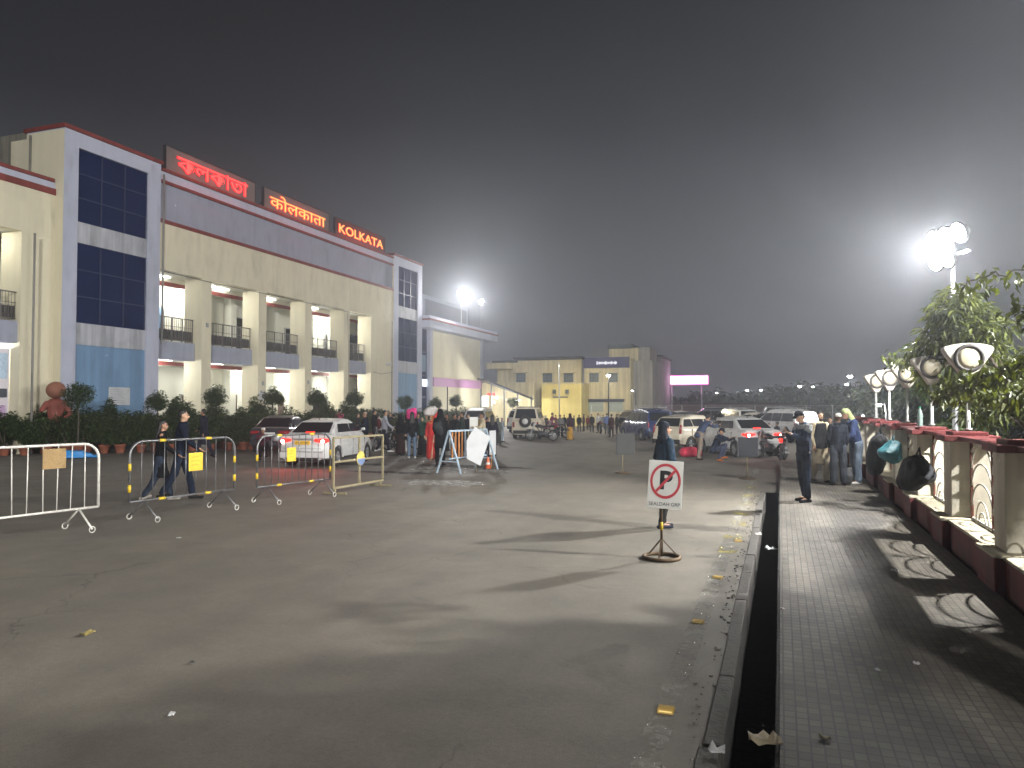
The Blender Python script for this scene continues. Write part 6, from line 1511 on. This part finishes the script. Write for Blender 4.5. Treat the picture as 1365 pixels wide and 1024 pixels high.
# --- crowd left of centre
CR = 'people in the queue before the ticket block'
L = [
 (452, 590, 545, 'person in bright red jacket behind the roof of the white sedan', ('A', 30), 'stand', 'jacket', 'trousers', 'hair', (PINK, BLK, BLK, BLK)),
 (487, 606, 549, 'person in dark blue jacket with grey hair above the white sedan bonnet', ('L', 30), 'armsfront', 'jacket', 'trousers', 'skull', (NAVY, BLK, (.3, .22, .18), BLK)),
 (499, 598, 546, 'person in black beside the bonnet, talking to the grey-haired one', ('R', 30), 'stand', 'jacket', 'trousers', 'hair', (BLK, BLK, BLK, BLK)),
 (512, 603, 547, 'person in pale grey jacket and dark trousers, walking right with white shoes', ('R', 10), 'walk', 'jacket', 'trousers', 'hair', ((.30, .31, .35), (.02, .022, .04), BLK, WH)),
 (525, 598, 551, 'person in olive shawl left of the black-clothed one', ('A', 10), 'stand', 'shawl', 'trousers', 'hair', ((.05, .055, .025), BLK, BLK, BLK)),
 (534, 606, 552, 'person in black shawl with brown hem, back turned', ('A', -20), 'stand', 'shawl', 'skirt', 'scarf', (BLK, (.05, .025, .02), BLK, BLK)),
 (549, 611, 549, 'person in black top and light blue jeans facing away, below the pink bundle', ('A', 15), 'stand', 'jacket', 'trousers', 'long', (BLK, (.12, .17, .24), BLK, WH)),
 (557, 604, 551, 'person in striped dark jacket half hidden behind the blue jeans', ('T', 20), 'stand', 'jacket', 'trousers', 'hair', ((.05, .05, .09), BLK, BLK, BLK)),
 (563, 607, 555, 'person in dark green scarf between jeans and red dress', ('T', -10), 'stand', 'shawl', 'skirt', 'scarf', ((.02, .06, .04), BLK, (.02, .09, .06), BLK)),
 (575, 613, 553, 'person in bright red sari carrying a white bundle on the head', ('L', 60), 'carry', 'kurta', 'skirt', 'scarf', (RED, (.42, .035, .03), ORA, (.2, .1, .06))),
 (587, 620, 545, 'tall person in long black coat and black trousers facing away', ('A', -8), 'stand', 'coat', 'trousers', 'scarf', (BLK, BLK, BLK, BLK)),
 (606, 606, 552, 'person in black with bright collar behind the trestle barrier', ('T', 30), 'stand', 'jacket', 'trousers', 'hair', (BLK, BLK, BLK, BLK)),
 (616, 602, 549, 'person in dark green sweater far behind the trestle barrier', ('L', 0), 'stand', 'shirt', 'trousers', 'hair', ((.03, .05, .04), BLK, BLK, BLK)),
 (643, 612, 550, 'person in cream vest and dark blue jeans right of the white board', ('L', 20), 'turn', 'shirt', 'trousers', 'hair', ((.42, .36, .25), (.03, .05, .10), BLK, (.05, .05, .05))),
 (650, 600, 556, 'person in black jacket standing beside the cream vest', ('R', 20), 'stand', 'jacket', 'trousers', 'hair', (BLK, NAVY, BLK, BLK)),
 (656, 611, 553, 'person in dark purple coat behind the edge-on board', ('A', 10), 'stand', 'coat', 'trousers', 'long', ((.03, .025, .045), BLK, BLK, BLK)),
 (664, 592, 557, 'person in grey shawl left of the jeep', ('A', -10), 'stand', 'shawl', 'skirt', 'scarf', ((.11, .12, .11), (.07, .075, .07), (.12, .13, .12), BLK)),
 (580, 600, 556, 'person in brown coat glimpsed behind the red sari', ('R', 0), 'stand', 'coat', 'trousers', 'hair', ((.10, .06, .04), BLK, BLK, BLK)),
 (520, 594, 550, 'person in navy jacket far behind the pale grey walker', ('T', 0), 'stand', 'jacket', 'trousers', 'hair', (NAVY, BLK, BLK, BLK)),
 (543, 600, 552, 'person in maroon shawl between black shawl and blue jeans', ('R', 40), 'stand', 'shawl', 'trousers', 'scarf', ((.09, .02, .03), BLK, (.08, .02, .03), BLK)),
 (568, 598, 553, 'person in beige jacket behind the red sari', ('T', 20), 'armsfront', 'jacket', 'trousers', 'hair', ((.22, .18, .12), BLK, BLK, BLK)),
 (596, 601, 551, 'person in dark brown shawl right of the tall black coat', ('L', 10), 'stand', 'shawl', 'trousers', 'hair', ((.06, .035, .025), BLK, BLK, BLK)),
 (611, 596, 553, 'person in slate blue shirt far behind the trestle barrier', ('R', 10), 'stand', 'shirt', 'trousers', 'hair', ((.06, .08, .12), BLK, BLK, BLK)),
 (624, 597, 552, 'person in black coat behind the white board', ('T', 0), 'stand', 'coat', 'trousers', 'hair', (BLK, BLK, BLK, BLK)),
 (636, 595, 552, 'person in mustard shirt behind the small parking board', ('A', 0), 'stand', 'shirt', 'trousers', 'hair', ((.25, .17, .04), BLK, BLK, BLK)),
 (669, 589, 556, 'person in pale blue kurta beside the jeep wheel', ('R', 0), 'stand', 'kurta', 'loose', 'skull', ((.22, .26, .30), (.22, .26, .30), WH, BLK)),
 (505, 592, 551, 'person in white kurta glimpsed behind the bonnet', ('A', 0), 'stand', 'kurta', 'loose', 'hair', ((.45, .45, .42), (.4, .4, .38), BLK, BLK)),
 (477, 594, 551, 'person in charcoal jacket behind the windscreen of the white sedan', ('R', 0), 'stand', 'jacket', 'trousers', 'hair', ((.03, .03, .035), BLK, BLK, BLK)),
]
for px, py, tp_, lb, fc, po, to, bo, he, co in L:
    pz(lb, px, py, tp_, fc, pose=po, top=to, bottom=bo, head=he, cols=co, group=CR, skin=rnd.choice((SKIN, SKIN2)))
def bundle(label, px, py, zpx0, zpx1, col, w=.55, seed=1):
    X, Y = onz(px, py); d = -X * math.sin(TH) + Y * math.cos(TH); z0 = CAMH - (zpx1 - 541) * d / FPX; h = (zpx1 - zpx0) * d / FPX
    blob('cloth_bundle', label, 'bundle', (X, Y, z0), (w, w * .8, h), cloth(col), seed, .3, .022, .03, False)
bundle('large pale white cloth bundle balanced on the head of the red sari wearer', 575, 613, 541, 555, (.60, .56, .54), .52, 3)
bundle('bright pink cloth bundle carried at shoulder height above the blue jeans', 550, 610, 543, 560, (.60, .05, .20), .42, 4)
t = thing('plastic_bag', 'white plastic carrier bag standing by the black shawl', 'bag', (*onz(541, 604), 0)); b = MB(); b.hull([((0, 0, .18), (.14, .1, .16)), ((0, 0, .45), (.05, .04, .1))]); link('bag_body', remesh(b, .02, 'bag', 2, .02), cloth((.6, .6, .56)), t)
# --- mid yard
MD = 'people in the middle of the yard'
M_ = [
 (715, 582, 557, 'person in dark teal on the scooter in the mid yard', ('R', 0), 'ride', 'jacket', 'trousers', 'hair', ((.02, .06, .06), BLK, BLK, BLK)),
 (734, 580, 557, 'person in magenta jacket riding the mid yard motorbike', ('R', 10), 'ride', 'jacket', 'trousers', 'hair', ((.22, .03, .10), BLK, BLK, BLK)),
 (747, 583, 553, 'person in grey shirt beside the maroon motorbike', ('T', 10), 'stand', 'shirt', 'trousers', 'hair', ((.16, .16, .15), BLK, BLK, BLK)),
 (752, 576, 553, 'person in black behind the mid yard motorbikes', ('A', 10), 'stand', 'shawl', 'trousers', 'hair', (BLK, BLK, BLK, BLK)),
 (760, 587, 551, 'person in plum shawl and mustard skirt walking in the mid yard', ('A', 20), 'walk', 'shawl', 'skirt', 'scarf', ((.06, .025, .045), (.38, .21, .03), (.05, .02, .035), BLK)),
 (772, 576, 553, 'person in black with pale collar before the orange pillar', ('A', 0), 'stand', 'jacket', 'trousers', 'hair', (BLK, NAVY, BLK, BLK)),
 (778, 575, 552, 'person in brown jacket before the orange pillar', ('L', 0), 'stand', 'jacket', 'trousers', 'hair', ((.09, .05, .04), BLK, BLK, BLK)),
 (789, 577, 552, 'person in black standing before the left shutter', ('T', 0), 'stand', 'jacket', 'trousers', 'hair', (BLK, BLK, BLK, BLK)),
 (797, 577, 551, 'person in white shirt before the shutters', ('L', 20), 'stand', 'shirt', 'trousers', 'hair', (WH, BLK, BLK, BLK)),
 (809, 579, 551, 'person in blue and white checked top beside the white shirt', ('A', 0), 'stand', 'shirt', 'trousers', 'hair', ((.10, .15, .32), (.06, .07, .09), BLK, BLK)),
 (815, 583, 552, 'person in dark maroon right of the checked top', ('A', 20), 'stand', 'shawl', 'trousers', 'hair', ((.07, .025, .03), BLK, BLK, BLK)),
 (822, 581, 552, 'person in dark green jacket beside the dark blue minivan', ('L', 10), 'stand', 'jacket', 'trousers', 'hair', ((.02, .035, .03), BLK, BLK, BLK)),
 (804, 573, 553, 'person in grey far behind the checked top', ('A', 0), 'stand', 'jacket', 'trousers', 'hair', (GRY, BLK, BLK, BLK)),
 (890, 575, 553, 'person in pale top between the parked cars behind the cream hatchback', ('A', 0), 'stand', 'shirt', 'trousers', 'hair', (GRY, BLK, BLK, BLK)),
 (932, 613, 0, 'person in navy jacket stooping between the cream hatchback and white sedan', ('R', 30), 'bend', 'jacket', 'trousers', 'hair', ((.05, .07, .13), (.25, .20, .16), BLK, BLK)),
 (952, 614, 0, 'person crouching in dark blue by the wheel of the right white sedan', ('T', 40), 'crouch', 'jacket', 'trousers', 'cap', (NAVY, (.05, .06, .10), (.012, .015, .02), ORA)),
 (1026, 607, 564, 'person in black left of the red motorbike', ('T', 0), 'stand', 'jacket', 'trousers', 'hair', (BLK, BLK, BLK, BLK)),
 (1036, 608, 562, 'person in brown trousers beside the motorbikes', ('A', 40), 'stand', 'jacket', 'trousers', 'hair', ((.03, .04, .05), (.07, .03, .025), BLK, BLK)),
 (728, 578, 554, 'person in dark blue shawl left of the magenta rider', ('T', 0), 'stand', 'shawl', 'trousers', 'hair', (NAVY, BLK, BLK, BLK)),
 (741, 574, 553, 'person in tan jacket far behind the motorbikes', ('R', 0), 'stand', 'jacket', 'trousers', 'hair', ((.2, .15, .09), BLK, BLK, BLK)),
 (765, 574, 554, 'person in green coat behind the plum shawl', ('L', 0), 'stand', 'coat', 'trousers', 'hair', ((.02, .07, .04), BLK, BLK, BLK)),
 (784, 574, 554, 'person in red jacket between orange pillar and left shutter', ('A', 0), 'stand', 'jacket', 'trousers', 'hair', ((.25, .03, .03), BLK, BLK, BLK)),
 (828, 577, 553, 'person in black hat left of the dark blue minivan', ('T', 0), 'stand', 'jacket', 'trousers', 'cap', (BLK, BLK, BLK, BLK)),
 (800, 570, 553, 'person in pale shirt deep behind the white shirt', ('T', 0), 'stand', 'shirt', 'trousers', 'hair', ((.3, .3, .32), BLK, BLK, BLK)),
 (1107, 628, 556, 'person in dark clothes glimpsed between the bearded and white-capped people', ('T', -20), 'stand', 'jacket', 'trousers', 'hair', ((.06, .02, .02), BLK, BLK, BLK)),
]
for px, py, tp_, lb, fc, po, to, bo, he, co in M_:
    k = dict(H=1.0) if po in ('ride', 'bend', 'crouch') else {}
    pz(lb, px, py, tp_, fc, .16 if px > 1100 else 0, pose=po, top=to, bottom=bo, head=he, cols=co, group=MD, skin=rnd.choice((SKIN, SKIN2)), **k)
# suitcase and red cloth next to the stooping person
def backpack(label, who_px, who_py, z, face_off, col, seed):
    X, Y = onz(who_px, who_py); a = TH + R(face_off); blob('backpack', label, 'backpack', (X + math.sin(a) * .24, Y - math.cos(a) * .24, z), (.32, .2, .46), cloth(col), seed, a, .02, .012)
backpack('dark red backpack worn by the walker in pale grey jacket', 512, 603, .95, -80, (.12, .02, .02), 5)
backpack('grey backpack worn by the tall black-coated person', 587, 620, .98, -8, (.06, .065, .07), 6)
t = thing('red_bag', 'soft bright red travel bag on the road by the stooping person', 'bag', (*onz(921, 610), 0), .4); b = MB(); b.hull([((-.3, 0, .2), (.14, .18, .18)), ((.3, 0, .18), (.14, .18, .16)), ((0, 0, .3), (.2, .16, .12))]); link('bag_body', remesh(b, .02, 'bag', 2, .02), cloth((.42, .03, .06)), t)
MB().tube([(-.15, 0, .36), (-.05, 0, .5), (.05, 0, .5), (.15, 0, .36)], .014, 6).build('handle', cloth(BLK), t)
b = MB()
# ================================================================ HAZE
hz = MB().box(-175, 175, -62, 420, -1.8, 20.5).build('haze', None or MATS['galvanised'], None, fix=False)
hm = bpy.data.materials.new('night_haze'); hm.use_nodes = True; t = hm.node_tree
for n in list(t.nodes): t.nodes.remove(n)
o_ = t.nodes.new('ShaderNodeOutputMaterial'); v_ = t.nodes.new('ShaderNodeVolumePrincipled'); t.links.new(v_.outputs[0], o_.inputs['Volume'])
v_.inputs['Color'].default_value = (.86, .9, 1, 1); v_.inputs['Density'].default_value = HAZE_D; v_.inputs['Anisotropy'].default_value = .72
hz.data.materials.clear(); hz.data.materials.append(hm)
tag(hz, 'thin night haze hanging over the station yard', 'haze', kind='stuff')
bpy.data.scenes.remove(TMP)
